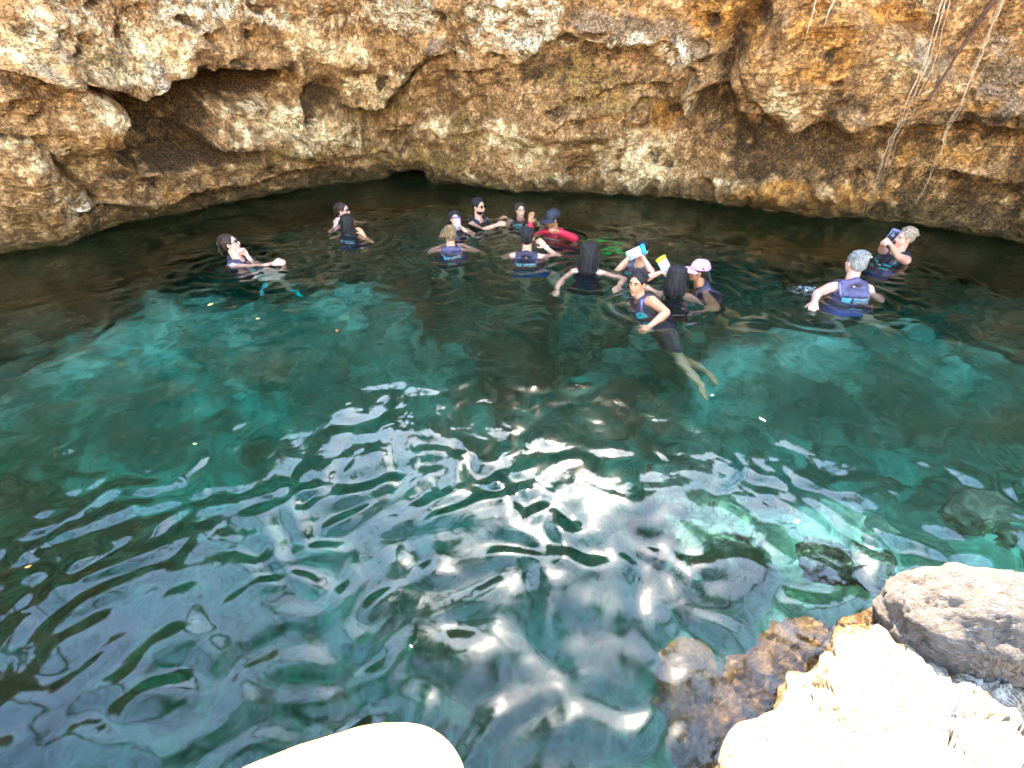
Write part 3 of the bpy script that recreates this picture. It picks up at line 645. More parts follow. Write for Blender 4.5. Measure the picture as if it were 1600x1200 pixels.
def hair_mat(name, c1, c2, rough=0.38):
    t = NT(name); p = t.obj()
    n = t.noise(t.mapping(p, (1.0, 1.0, 0.12)), 130, 4, 0.6); c = t.mix(t.ramp(n, 0.35, 0.68), c1, c2)
    t.bsdf(c, rough, t.bump(n, 0.012), 0.22); return t.m
HA = dict(black=hair_mat('hair_black', (0.008, 0.006, 0.007), (0.030, 0.022, 0.022)), brown=hair_mat('hair_brown', (0.020, 0.011, 0.008), (0.065, 0.035, 0.022)), blonde=hair_mat('hair_streaked', (0.05, 0.028, 0.014), (0.42, 0.25, 0.12), 0.5),
          grey=hair_mat('hair_grey', (0.13, 0.112, 0.098), (0.36, 0.32, 0.285), 0.7), sandy=hair_mat('hair_sandy', (0.16, 0.10, 0.06), (0.46, 0.34, 0.23), 0.6))
CL = {k: simple('cloth_' + k, c, r, 0.4, 0.3, 26, 0.006) for k, (c, r) in dict(vest=((0.032, 0.024, 0.042), 0.6), black=((0.012, 0.011, 0.016), 0.5), grey=((0.10, 0.10, 0.14), 0.6), red=((0.55, 0.012, 0.035), 0.5), navy=((0.016, 0.014, 0.030), 0.5),
      teal=((0.02, 0.52, 0.52), 0.45), white=((0.75, 0.75, 0.78), 0.6), pink=((0.80, 0.30, 0.50), 0.7), capblack=((0.022, 0.018, 0.030), 0.7), blue=((0.06, 0.11, 0.42), 0.6), lilac=((0.16, 0.13, 0.24), 0.6), brown=((0.10, 0.055, 0.045), 0.6), cyan=((0.24, 0.68, 0.82), 0.5), green=((0.04, 0.62, 0.10), 0.4), purple=((0.075, 0.056, 0.105), 0.6)).items()}
M_EYE = simple('eye_dark', (0.02, 0.012, 0.01), 0.15, 0.6, 0.1); M_EYEW = simple('eye_white', (0.34, 0.27, 0.24), 0.3, 0.5, 0.05); M_LIP = simple('lip', (0.36, 0.10, 0.085), 0.45, 0.5, 0.15); M_LENS = simple('dark_lens', (0.008, 0.008, 0.010), 0.08, 0.7, 0.1)

def body_hand(A, wrist, d, n, side, s, curl=0.35, thumb=1):
    d = d.normalized(); n = (n - d * n.dot(d)).normalized(); sd_ = d.cross(n) * side
    A.ell(wrist + d * 0.047 * s, sd_ * 0.042 * s, n * 0.017 * s, d * 0.056 * s, 12, 7, 0.6)
    for k, L in enumerate((0.066, 0.076, 0.070, 0.054)):
        b = wrist + d * (0.082 - 0.004 * abs(k - 1.3)) * s + sd_ * (0.030 - 0.020 * k) * s
        spread = sd_ * (0.10 - 0.07 * k)
        d1 = (d * math.cos(curl) + n * math.sin(curl) + spread).normalized(); m = b + d1 * L * 0.55 * s
        d2 = (d * math.cos(curl * 2.3) + n * math.sin(curl * 2.3) + spread).normalized(); e = m + d2 * L * 0.5 * s
        A.chain([b, m, e], [0.0105 * s, 0.0098 * s, 0.0085 * s], 8)
    b = wrist + d * 0.025 * s + sd_ * 0.030 * s; d1 = (sd_ * 0.75 + d * 0.6 + n * 0.25 * thumb).normalized(); m = b + d1 * 0.038 * s
    d2 = (sd_ * 0.25 + d * 0.9 + n * 0.35 * thumb).normalized(); A.chain([b, m, m + d2 * 0.032 * s], [0.0135 * s, 0.0115 * s, 0.009 * s], 8)

PEOPLE = {}
def person(key, label, head, water_px, yaw, pitch=0, roll=0, chest=None, tdir=(0, 0, -1), s=1.0, skin='light', hair='black', style='short', rarm=None, larm=None, legs=None, female=True,
           vest=None, panel=None, prints=False, top=None, shorts='black', curl=(0.4, 0.4), zoff=0.11, face=True, shoes=None, hair_len=0.3, beard=False, rn=None, ln=None, rhint=None, lhint=None, stripe=None, collar=True, khint=None):
    G = on_z(*water_px); Z = G.y * CP + CAM_H * SP + zoff
    Hc = unproj(head[0], head[1], Z)
    aw = Vector((Hc.x, Hc.y, 0)).normalized(); rt = Vector((aw.y, -aw.x, 0)); up = Vector((0, 0, 1))
    L3 = lambda v: rt * v[0] + aw * v[1] + up * v[2]
    def facing(y, p): y, p = math.radians(y), math.radians(p); return (rt * math.sin(y) - aw * math.cos(y)) * math.cos(p) + up * math.sin(p)
    Rh, Fh, Uh = frame(facing(yaw, pitch), up)
    if roll: q = Quaternion(Fh, math.radians(roll)); Rh, Uh = q @ Rh, q @ Uh
    D = L3(tdir).normalized()
    Rc, Fc, Uc = frame(Vector((-D.x, -D.y, -D.z)), facing(yaw if chest is None else chest, 0))      # temporary: forward := up axis
    Uc, Fc = Fc, Uc; Rc = Fc.cross(Uc)
    N = Hc - Uh * 0.105 * s + D * 0.085 * s - Fh * 0.018 * s
    root = empty('person', (Hc.x, Hc.y, 0.0)); root['label'] = label; root['category'] = 'person'; root['group'] = 'swimmers in the pool'
    inv = Matrix.Translation((-Hc.x, -Hc.y, 0))
    def part(name, me, mat, parent=root):
        if parent is root: me.transform(inv)
        else: me.transform(inv)
        return link(name, me, mat, parent)
    sh = (0.150 if female else 0.172) * s; hipw = 0.085 * s
    A = Acc()
    # head
    A.ell(Hc + Uh * 0.030 * s - Fh * 0.012 * s, Rh * 0.073 * s, Fh * 0.092 * s, Uh * 0.084 * s, 18, 12)
    A.ell(Hc - Uh * 0.038 * s + Fh * 0.020 * s, Rh * 0.058 * s, Fh * 0.066 * s, Uh * 0.072 * s, 16, 10)
    A.ell(Hc - Uh * 0.094 * s + Fh * 0.060 * s, Rh * 0.026 * s, Fh * 0.020 * s, Uh * 0.018 * s)
    A.ell(Hc + Uh * 0.030 * s + Fh * 0.072 * s, Rh * 0.048 * s, Fh * 0.013 * s, Uh * 0.012 * s)
    for q in (-1, 1):
        A.ell(Hc - Uh * 0.018 * s + Fh * 0.058 * s + Rh * 0.036 * q * s, Rh * 0.020 * s, Fh * 0.020 * s, Uh * 0.018 * s)
        A.ell(Hc - Uh * 0.008 * s - Fh * 0.006 * s + Rh * 0.074 * q * s, Rh * 0.010 * s, Fh * 0.018 * s, Uh * 0.030 * s)
    A.chain([Hc + Uh * 0.022 * s + Fh * 0.080 * s, Hc - Uh * 0.012 * s + Fh * 0.098 * s, Hc - Uh * 0.026 * s + Fh * 0.098 * s], [0.008 * s, 0.011 * s, 0.014 * s], 8)
    A.ell(Hc - Uh * 0.056 * s + Fh * 0.080 * s, Rh * 0.026 * s, Fh * 0.010 * s, Uh * 0.011 * s)
    A.cone(N + Uc * 0.0 * s, 0.060 * s, Hc - Uh * 0.05 * s - Fh * 0.02 * s, 0.054 * s, 12)
    # trunk
    A.ell(N + D * 0.17 * s, Rc * (0.150 if female else 0.168) * s, Fc * 0.108 * s, Uc * 0.175 * s, 18, 11, 0.8)
    A.ell(N + D * 0.34 * s, Rc * 0.128 * s, Fc * 0.098 * s, Uc * 0.15 * s, 18, 10, 0.8)
    A.ell(N + D * 0.49 * s, Rc * 0.160 * s, Fc * 0.112 * s, Uc * 0.11 * s, 18, 10, 0.8)
    SR, SL = N + D * 0.055 * s + Rc * sh, N + D * 0.055 * s - Rc * sh
    A.cone(N + D * 0.03 * s, 0.058 * s, SR, 0.056 * s); A.cone(N + D * 0.03 * s, 0.058 * s, SL, 0.056 * s)
    arms = {}
    for side, S0, spec, cu, nn, hint in ((1, SR, rarm, curl[0], rn, rhint), (-1, SL, larm, curl[1], ln, lhint)):
        if spec is None: T = S0 + D * 0.30 * s + Rc * side * 0.16 * s + Fc * 0.26 * s
        elif len(spec) == 3 and abs(spec[0]) > 20: T = unproj(spec[0], spec[1], Z + spec[2])
        else: T = S0 + L3(spec) * s
        E, T = ik(S0, T, 0.275 * s, 0.245 * s, L3(hint) if hint else (D * 0.8 + Rc * side * 0.6 - Fc * 0.3))
        A.chain([S0, S0.lerp(E, 0.35), E], [0.054 * s, 0.049 * s, 0.038 * s], 12); A.chain([E, E.lerp(T, 0.3), T], [0.038 * s, 0.040 * s, 0.025 * s], 12)
        fd = (T - E).normalized(); body_hand(A, T, fd, L3(nn) if nn else (-up * 0.6 + Fc * 0.2 - Rc * side * 0.5), side, s, cu)
        arms[side] = (S0, E, T)
    P0 = N + D * 0.52 * s; lg = []
    for side, i in ((1, 0), (-1, 1)):
        S0 = P0 + Rc * side * hipw
        tgt = (legs[i] if legs else (side * 0.10, 0.40, -0.66))
        T = S0 + L3(tgt) * s if abs(tgt[0]) < 20 else unproj(tgt[0], tgt[1], Z + tgt[2])
        K, T = ik(S0, T, 0.40 * s, 0.40 * s, L3(khint) if khint else (Fc + D * 0.2))
        A.chain([S0, S0.lerp(K, 0.4), K], [0.088 * s, 0.078 * s, 0.054 * s], 12); A.chain([K, K.lerp(T, 0.3), T], [0.053 * s, 0.055 * s, 0.034 * s], 12)
        sd1 = (T - K).normalized(); ft = (Fc * 0.35 + sd1 * 0.8 + D * 0.2).normalized()
        hl = T - ft * 0.03 * s
        A.cone(hl, 0.036 * s, T + ft * 0.11 * s, 0.036 * s); A.cone(T + ft * 0.11 * s, 0.036 * s, T + ft * 0.19 * s, 0.020 * s)
        lg.append((S0, K, T, ft))
    b = part('body', A.fused('body', 0.0078 * s, 2, 0.45), SK[skin])
    # face
    if face:
        for q in (-1, 1):
            e = Acc(); e.ell(Hc + Uh * 0.010 * s + Fh * 0.0795 * s + Rh * 0.032 * q * s, Rh * 0.0145 * s, Fh * 0.006 * s, Uh * 0.0065 * s, 10, 6); ey = part('eye', e.mesh('eye'), M_EYEW)
            e = Acc(); e.ell(Hc + Uh * 0.010 * s + Fh * 0.0835 * s + Rh * 0.032 * q * s, Rh * 0.0075 * s, Fh * 0.005 * s, Uh * 0.0066 * s, 8, 6); part('iris', e.mesh('iris'), M_EYE, ey)
            e = Acc(); e.chain([Hc + Uh * 0.027 * s + Fh * 0.084 * s + Rh * 0.014 * q * s, Hc + Uh * 0.034 * s + Fh * 0.082 * s + Rh * 0.034 * q * s, Hc + Uh * 0.028 * s + Fh * 0.070 * s + Rh * 0.053 * q * s], [0.0045 * s, 0.0055 * s, 0.003 * s], 6); part('eyebrow', e.mesh('eyebrow'), HA['grey' if hair == 'grey' else 'sandy' if hair == 'sandy' else 'black'])
        e = Acc(); e.ell(Hc - Uh * 0.052 * s + Fh * 0.088 * s, Rh * 0.023 * s, Fh * 0.006 * s, Uh * 0.0055 * s, 12, 6); e.ell(Hc - Uh * 0.061 * s + Fh * 0.087 * s, Rh * 0.019 * s, Fh * 0.006 * s, Uh * 0.0055 * s, 12, 6); part('lips', e.fused('lips', 0.002 * s, 1), M_LIP)
    if beard:
        e = Acc(); e.ell(Hc - Uh * 0.070 * s + Fh * 0.028 * s, Rh * 0.060 * s, Fh * 0.062 * s, Uh * 0.046 * s, 14, 9); part('beard', e.fused('beard', 0.006, 1), HA[hair])
    # hair
    hr = random.Random(hash(key) % 1000 if False else sum(map(ord, key)))
    h = Acc()
    C = Hc + Uh * 0.040 * s - Fh * 0.022 * s
    h.ell(C, Rh * 0.083 * s, Fh * 0.094 * s, Uh * 0.087 * s, 20, 14)
    h.ell(Hc + Uh * 0.0 * s - Fh * 0.050 * s, Rh * 0.074 * s, Fh * 0.058 * s, Uh * 0.075 * s, 16, 10)
    def strand(az, length, r0, drop_dir, wob=0.012):
        a = math.radians(az); o = (-Fh * math.cos(a) + Rh * math.sin(a))
        pts = [C + Uh * 0.075 * s + o * 0.02 * s, C + Uh * 0.045 * s + o * 0.082 * s, C - Uh * 0.03 * s + o * 0.092 * s]
        q = pts[-1].copy(); nseg = 4
        for i in range(nseg): q = q + (drop_dir + Rh * hr.uniform(-.12, .12) + Fh * hr.uniform(-.1, .1)) * (length * s / nseg); pts.append(q.copy())
        rad = [r0 * s * x for x in (0.8, 1.1, 1.15, 1.1, 1.0, 0.85, 0.45)]
        h.chain(pts, rad, 7)
    if style == 'short':
        for i in range(64):
            a = hr.uniform(0, 6.28); t = hr.uniform(0.1, 1.0); o = (Rh * math.cos(a) + Fh * math.sin(a) * 0.95 - Fh * 0.15) * t
            p = C + o * 0.07 * s + Uh * (0.078 * math.sqrt(max(0, 1 - t * t * .85))) * s
            h.cone(p, 0.013 * s, p + (o * 0.35 + Uh * 0.18 + Rh * hr.uniform(-.35, .35) + Fh * hr.uniform(-.25, .4)) * 0.062 * s, 0.0055 * s, 7)
    elif style in ('long', 'longwet'):
        for i in range(36): strand(-110 + 220 * (i + hr.random()) / 36, hair_len * hr.uniform(0.5, 1.12), 0.0095, (-up * 0.95 - Fh * 0.08 + (D * 0.2)), 0.02)
    elif style in ('bun', 'tied'):
        k = C + Uh * (0.075 if style == 'bun' else 0.0) * s - Fh * (0.055 if style == 'bun' else 0.095) * s
        h.ell(k, Rh * 0.036 * s, Fh * 0.034 * s, Uh * 0.032 * s)
        for i in range(8):
            a = 6.28 * i / 8; h.cone(k + (Rh * math.cos(a) + Uh * math.sin(a)) * 0.024 * s, 0.013 * s, k + (Rh * math.cos(a + .8) + Uh * math.sin(a + .8)) * 0.030 * s - Fh * 0.014 * s, 0.010 * s, 7)
        if style == 'tied': 
            for i in range(5): h.chain([k, k - up * 0.07 * s - Fh * 0.02 * s + Rh * hr.uniform(-.02, .02), k - up * 0.16 * s + Rh * hr.uniform(-.03, .03)], [0.016 * s, 0.016 * s, 0.006 * s], 7)
    elif style == 'pony':
        k = C - Uh * 0.05 * s - Fh * 0.085 * s
        for i in range(9): h.chain([k, k - up * 0.08 * s - Fh * 0.04 * s + Rh * hr.uniform(-.03, .03), k - up * 0.18 * s - Fh * 0.02 * s + Rh * hr.uniform(-.05, .05), k - up * 0.28 * s + Rh * hr.uniform(-.06, .06)], [0.018 * s, 0.020 * s, 0.015 * s, 0.006 * s], 7)
    hobj = part('hair', h.fused('hair', 0.0065 * s, 1, 0.4), HA[hair])
    h = Acc(); nst = {'long': 60, 'longwet': 80, 'short': 70, 'tied': 40, 'bun': 50, 'pony': 40}[style]
    for i in range(nst):
        if style in ('long', 'longwet'): strand(hr.uniform(-120, 120), hair_len * hr.uniform(0.6, 1.25), 0.0042, (-up * 0.95 - Fh * hr.uniform(-0.05, 0.22) + Rh * hr.uniform(-.12, .12) + (D * 0.2)))
        else:
            a = hr.uniform(0, 6.28); t = hr.uniform(0.25, 1.0); o = Rh * math.cos(a) + Fh * math.sin(a) * 0.95 - Fh * 0.1
            p = C + o * 0.084 * t * s + Uh * (0.088 * math.sqrt(max(0, 1 - t * t * .95))) * s
            q = p + (o * hr.uniform(.1, .5) - Uh * (0.8 * t) - Fh * (0.5 if style != 'short' else hr.uniform(-.5, .3)) + Rh * hr.uniform(-.3, .3)) * 0.045 * s
            if (p - Hc).dot(Fh) > 0.05 * s and style != 'short': continue
            h.chain([p, p.lerp(q, 0.5) + o * 0.004 * s, q], [0.006 * s, 0.005 * s, 0.002 * s], 5)
    so = part('loose_hair', h.mesh('loose_hair'), HA[hair], hobj); so['kind'] = 'stuff'
    # clothing
    vo = None
    if vest:
        v = Acc(); gr = 1.0
        v.ell(N + D * 0.20 * s, Rc * (0.186 if female else 0.198) * s, Fc * 0.160 * s, Uc * 0.168 * s, 22, 12, 0.55)
        v.ell(N + D * 0.36 * s, Rc * 0.192 * s, Fc * 0.160 * s, Uc * 0.16 * s, 22, 12, 0.55)
        for q in (-1, 1):
            v.chain([N + Rc * 0.085 * q * s + Fc * 0.115 * s + D * 0.13 * s, N + Rc * 0.095 * q * s + Fc * 0.055 * s + D * 0.012 * s, N + Rc * 0.098 * q * s - Fc * 0.04 * s + D * 0.000 * s, N + Rc * 0.085 * q * s - Fc * 0.105 * s + D * 0.10 * s], [0.042 * s, 0.038 * s, 0.038 * s, 0.044 * s])
        if collar: v.chain([N + Rc * 0.085 * s - Fc * 0.055 * s + D * 0.01 * s, N - Fc * 0.085 * s - D * 0.03 * s, N - Rc * 0.085 * s - Fc * 0.055 * s + D * 0.01 * s], [0.036 * s, 0.040 * s, 0.036 * s])
        vm = v.fused('vest', 0.011 * s, 2); bv = BVHTree.FromPolygons([x.co.copy() for x in vm.vertices], [p.vertices[:] for p in vm.polygons])
        vo = part('vest', vm, CL[vest])
        for q in (-1, 1):
            w_ = Acc(); w_.chain([N + Rc * 0.125 * q * s + Fc * 0.135 * s + D * 0.16 * s, N + Rc * 0.128 * q * s + Fc * 0.075 * s + D * 0.022 * s, N + Rc * 0.130 * q * s - Fc * 0.06 * s + D * 0.012 * s, N + Rc * 0.125 * q * s - Fc * 0.135 * s + D * 0.14 * s], [0.012 * s] * 4, 8); part('piping', w_.mesh('piping'), CL['lilac' if vest != 'black' else 'grey'], vo)
        w_ = Acc(); kk_ = 20; w_.chain([N + D * 0.33 * s + Rc * math.cos(6.2832 * i / kk_) * 0.196 * s + Fc * math.sin(6.2832 * i / kk_) * 0.164 * s for i in range(kk_ + 1)], [0.009 * s] * (kk_ + 1), 6); part('webbing', w_.mesh('webbing'), CL['black'], vo)
        def decal(name, mat, dirv, x0, x1, d0, d1, lift=0.004, nx_=8, ny_=6, skew=0.0, thick=None):
            """a patch sewn on the vest: x across the wearer's right, d down the trunk (metres)"""
            V, Fq = [], []
            for j in range(ny_ + 1):
                for i in range(nx_ + 1):
                    x = (x0 + (x1 - x0) * i / nx_ + skew * (j / ny_ - .5)) * s; dd = (d0 + (d1 - d0) * j / ny_) * s
                    o = N + D * dd + Rc * x + dirv * 0.5
                    hit = bv.ray_cast(o, -dirv, 0.8)
                    V.append((hit[0] + hit[1] * lift) if hit[0] is not None else o - dirv * 0.37)
            for j in range(ny_):
                for i in range(nx_): a = j * (nx_ + 1) + i; Fq.append((a, a + 1, a + nx_ + 2, a + nx_ + 1))
            me = bpy.data.meshes.new(name); me.from_pydata([tuple(x) for x in V], [], Fq); me.update(); part(name, me, mat, vo)
        if prints:
            decal('print_drop', CL['cyan'], -Fc, -0.115, -0.040, 0.15, 0.25, 0.005, 6, 6, -0.012)
            for q_, (a_, b_) in enumerate(((0.150, 0.178), (0.188, 0.214), (0.224, 0.250))):
                decal('print_line', CL['cyan' if q_ == 1 else 'white'], -Fc, -0.025 + 0.004 * q_, 0.125 - 0.014 * (q_ % 2), a_, b_, 0.005, 8, 2)
            decal('print_bar', CL['white'], -Fc, -0.095, 0.085, 0.268, 0.276, 0.005, 8, 2)
            decal('print_band', CL['cyan'], -Fc, -0.05, 0.06, 0.36, 0.385, 0.005, 8, 2)
        if panel:
            for q in (-1, 1):
                decal('panel', CL[panel], Fc, 0.035 * q, 0.125 * q, 0.17, 0.25, 0.005); decal('panel', CL[panel], Fc, 0.030 * q, 0.130 * q, 0.32, 0.40, 0.005)
            decal('strap', CL['black'], Fc, -0.14, 0.14, 0.275, 0.30, 0.008, 12, 2); decal('buckle', CL['white'] if stripe else CL['black'], Fc, -0.022, 0.022, 0.265, 0.308, 0.014, 4, 4)
    if top:                                                     # shirt, or a jacket with sleeves
        t_ = Acc(); jk = top == 'red'; g = 0.014 if not jk else 0.024
        t_.ell(N + D * 0.19 * s, Rc * (0.152 + g) * s, Fc * (0.108 + g) * s, Uc * (0.155 if not jk else 0.18) * s, 18, 11, 0.7); t_.ell(N + D * 0.36 * s, Rc * (0.130 + g) * s, Fc * (0.100 + g) * s, Uc * 0.16 * s, 18, 11, 0.7)
        if jk:
            for side in (-1, 1):
                S0, E, T = arms[side]; t_.cone(N + D * 0.03 * s, 0.07 * s, S0, 0.072 * s); t_.chain([S0, E, E.lerp(T, 0.93)], [0.070 * s, 0.056 * s, 0.042 * s], 12)
            t_.chain([N + Rc * 0.085 * s + Fc * 0.03 * s, N + Rc * 0.06 * s - Fc * 0.07 * s - D * 0.03 * s, N - Rc * 0.06 * s - Fc * 0.07 * s - D * 0.03 * s, N - Rc * 0.085 * s + Fc * 0.03 * s], [0.03 * s] * 4)
        else:
            for q in (-1, 1): t_.chain([N + Rc * 0.08 * q * s + Fc * 0.08 * s + D * 0.10 * s, N + Rc * 0.095 * q * s + D * 0.005 * s, N + Rc * 0.08 * q * s - Fc * 0.09 * s + D * 0.12 * s], [0.026 * s, 0.022 * s, 0.030 * s])
        tm = t_.fused('shirt', 0.010 * s, 2)
        if jk:
            bv = BVHTree.FromPolygons([x.co.copy() for x in tm.vertices], [p.vertices[:] for p in tm.polygons])
        vo2 = part('jacket' if jk else 'shirt', tm, CL[top])
        if jk:
            V, Fq = [], []
            for nm, mt, d0, d1 in (('reflective_stripe', CL['white'], 0.155, 0.178), ('dark_band', CL['navy'], 0.185, 0.25)):
                V, Fq = [], []
                for j in range(3):
                    for i in range(13):
                        x = (-0.14 + 0.28 * i / 12) * s; o = N + D * (d0 + (d1 - d0) * j / 2) * s + Rc * x + Fc * 0.5; hit = bv.ray_cast(o, -Fc, 0.8)
                        V.append(tuple(hit[0] + hit[1] * 0.005) if hit[0] is not None else tuple(o - Fc * 0.4))
                for j in range(2):
                    for i in range(12): a = j * 13 + i; Fq.append((a, a + 1, a + 14, a + 13))
                me = bpy.data.meshes.new(nm); me.from_pydata(V, [], Fq); me.update(); part(nm, me, mt, vo2)
    if shorts:
        t_ = Acc(); t_.ell(N + D * 0.49 * s, Rc * 0.172 * s, Fc * 0.124 * s, Uc * 0.105 * s, 18, 11, 0.7)
        for (S0, K, T, ft) in lg: t_.cone(S0, 0.098 * s, S0.lerp(K, 0.72 if not female or shorts == 'blue' else 0.3), 0.080 * s, 12)
        part('shorts', t_.fused('shorts', 0.012 * s, 2), CL[shorts])
    if shoes:
        for (S0, K, T, ft) in lg:
            t_ = Acc(); t_.cone(T - ft * 0.03 * s, 0.044 * s, T + ft * 0.11 * s, 0.043 * s); t_.cone(T + ft * 0.11 * s, 0.043 * s, T + ft * (0.20 if shoes != 'green' else 0.45) * s, 0.027 * s)
            part('fin' if shoes == 'green' else 'shoe', t_.fused('shoe', 0.010 * s, 2), CL[shoes])
    PEOPLE[key] = dict(root=root, part=part, Hc=Hc, Rh=Rh, Fh=Fh, Uh=Uh, N=N, D=D, Rc=Rc, Fc=Fc, arms=arms, s=s, Z=Z, rt=rt, aw=aw, up=up, lg=lg)
    return PEOPLE[key]
def cap(P, mat, stitched=True):
    s, Hc, Rh, Fh, Uh = P['s'], P['Hc'], P['Rh'], P['Fh'], P['Uh']
    C = Hc + Uh * 0.045 * s - Fh * 0.016 * s; V, Fq = [], []; n, m = 24, 8
    for i in range(m + 1):
        t = math.pi / 2 * i / m
        for j in range(n):
            a = 2 * math.pi * j / n; V.append(C + (Rh * math.cos(a) * 0.090 + Fh * math.sin(a) * 0.108) * s * math.cos(t) ** 0.8 + Uh * (0.098 * math.sin(t) - 0.006) * s)
    for i in range(m):
        for j in range(n): Fq.append((i * n + j, i * n + (j + 1) % n, (i + 1) * n + (j + 1) % n, (i + 1) * n + j))
    me = bpy.data.meshes.new('cap'); me.from_pydata([tuple(v) for v in V], [], Fq); me.update(); co = P['part']('cap', me, mat)
    V, Fq = [], []; k = 14
    for lay in (0, 1):
        for i in range(5):
            for j in range(k + 1):
                a = math.radians(18 + 144 * j / k); r = 0.095 + 0.080 * (i / 4) * math.sin(math.radians(180 * j / k)) ** 0.5
                V.append(C + (Rh * math.cos(a) * r * 0.92 + Fh * math.sin(a) * r * 1.10) * s + Uh * (-0.004 - 0.018 * (i / 4) - 0.022 * math.cos(a) ** 2 - 0.004 * lay) * s)
    q = 5 * (k + 1)
    for lay in (0, 1):
        for i in range(4):
            for j in range(k):
                a = lay * q + i * (k + 1) + j; f = (a, a + 1, a + k + 2, a + k + 1); Fq.append(f if lay == 0 else f[::-1])
    for j in range(k): a = 4 * (k + 1) + j; Fq.append((a, a + 1, q + a + 1, q + a))
    me = bpy.data.meshes.new('brim'); me.from_pydata([tuple(v) for v in V], [], Fq); me.update(); P['part']('brim', me, mat, co)
    e = Acc(); e.ell(C + Uh * 0.094 * s, Rh * 0.008 * s, Fh * 0.008 * s, Uh * 0.005 * s, 8, 5); P['part']('button', e.mesh('button'), mat, co)
def glasses(P, dark=True):
    s, Hc, Rh, Fh, Uh = P['s'], P['Hc'], P['Rh'], P['Fh'], P['Uh']
    e = Acc()
    for q in (-1, 1):
        e.chain([Hc + Uh * 0.016 * s + Fh * 0.078 * s + Rh * 0.062 * q * s, Hc + Uh * 0.008 * s - Fh * 0.01 * s + Rh * 0.082 * q * s], [0.0035 * s, 0.003 * s], 6)
    e.chain([Hc + Uh * 0.020 * s + Fh * 0.085 * s - Rh * 0.062 * s, Hc + Uh * 0.022 * s + Fh * 0.100 * s, Hc + Uh * 0.020 * s + Fh * 0.085 * s + Rh * 0.062 * s], [0.004 * s] * 3, 6)
    g = P['part']('sunglasses', e.fused('sunglasses', 0.0022 * s, 0), M_LENS)
    for q in (-1, 1):
        e = Acc(); e.ell(Hc + Uh * 0.010 * s + Fh * 0.094 * s + Rh * 0.033 * q * s, Rh * 0.027 * s, Fh * 0.005 * s, Uh * 0.018 * s, 12, 7); P['part']('lens', e.mesh('lens'), M_LENS, g)
def band(P, side, mat, name='wristband'):
    S0, E, T = P['arms'][side]; s = P['s']; d = (T - E).normalized(); e1 = d.orthogonal().normalized(); e2 = d.cross(e1); c = E.lerp(T, 0.93); V, Fq = [], []
    for i in range(12):
        a = 6.283 * i / 12
        for r, o in ((0.031, -0.008), (0.034, 0.0), (0.031, 0.008)): V.append(tuple(c + (e1 * math.cos(a) + e2 * math.sin(a)) * r * s + d * o * s))
    for i in range(12):
        for k in range(2): a, b = i * 3 + k, ((i + 1) % 12) * 3 + k; Fq.append((a, b, b + 1, a + 1))
    me = bpy.data.meshes.new(name); me.from_pydata(V, [], Fq); me.update(); P['part'](name, me, mat)

person('floating', 'swimmer in sunglasses floating with one arm stretched over the water, dark vest, leftmost person', (360, 381), (372, 419), 72, 14, chest=58, tdir=(0.16, -0.05, -0.95), s=0.92, skin='fair', hair='brown', style='tied', vest='vest', panel='teal', top=None, shorts='navy',
       rarm=(462, 409, -0.06), larm=(386, 399, 0.10), rhint=(0.1, 0.2, -0.8), lhint=(0.2, 0.3, -1), curl=(0.5, 1.1), legs=((0.42, -0.25, -0.42), (0.05, -0.25, -0.40)), shoes='teal')
glasses(PEOPLE['floating'])
person('rearpair', 'swimmer in black vest and sunglasses behind another swimmer, in front of the cave slot', (536, 329), (534, 353), 62, 0, chest=70, s=0.90, skin='fair', hair='brown', style='tied', vest='black', shorts='black', rarm=(524, 352, -0.1), larm=None, curl=(0.4, 0.4))
glasses(PEOPLE['rearpair'])
person('frontpair', 'swimmer in black printed vest turned away, one hand on water, before the cave slot', (545, 347), (544, 373), 130, 0, chest=150, s=0.90, skin='tan', hair='black', style='long', hair_len=0.16, vest='black', prints=True, shorts='blue', rarm=(568, 367, 0.0), face=True, curl=(0.3, 0.3))
person('pinkpouch', 'swimmer holding a pink phone pouch before the face', (711, 342), (712, 364), 6, 0, s=0.88, skin='light', hair='black', style='long', hair_len=0.12, vest='vest', shorts='black', rarm=(706, 357, -0.10), larm=(722, 356, -0.10), curl=(0.8, 0.8))
person('bun', 'swimmer in purple printed vest seen from behind, just in front of the pink pouch', (703, 366), (703, 399), 185, 0, chest=182, s=0.90, skin='light', hair='blonde', style='bun', vest='purple', prints=True, shorts='navy', rarm=(726, 391, 0.30), larm=(690, 391, 0.30), face=False, rhint=(0.8, 0, -0.7), lhint=(-0.8, 0, -.7), legs=((0.06, 0.15, -0.70), (-0.10, 0.2, -0.70)))
person('bearded', 'swimmer in dark sunglasses and black vest between the pink pouch and the red jacket', (748, 323), (751, 354), 48, 0, chest=50, s=0.93, skin='light', hair='black', style='short', vest='black', panel='teal', shorts='black', female=False, beard=True, rarm=(775, 352, -0.25), larm=(785, 344, 0.25))
glasses(PEOPLE['bearded'])
person('farwoman', 'swimmer in black vest sunk to the shoulders, farthest out beside the raised hand', (813, 329), (814, 346), 18, 4, s=0.90, skin='light', hair='brown', style='long', hair_len=0.12, vest='black', panel='teal', shorts='black')
person('guide', 'person in red jacket and black cap raising one open hand', (863, 343), (862, 374), -58, -14, chest=-28, s=0.94, skin='brown', hair='black', style='short', vest=None, top='red', shorts='black', female=False, rarm=(829, 349, -0.02), larm=(874, 362, -0.28), rhint=(-0.2, -0.2, -1), lhint=(0.9, 0.0, -0.3), curl=(0.08, 0.5), rn=(0.3, -1, 0), legs=((0.75, 0.35, -0.12), (0.7, 0.2, -0.25)), shoes='green')
cap(PEOPLE['guide'], CL['capblack'])
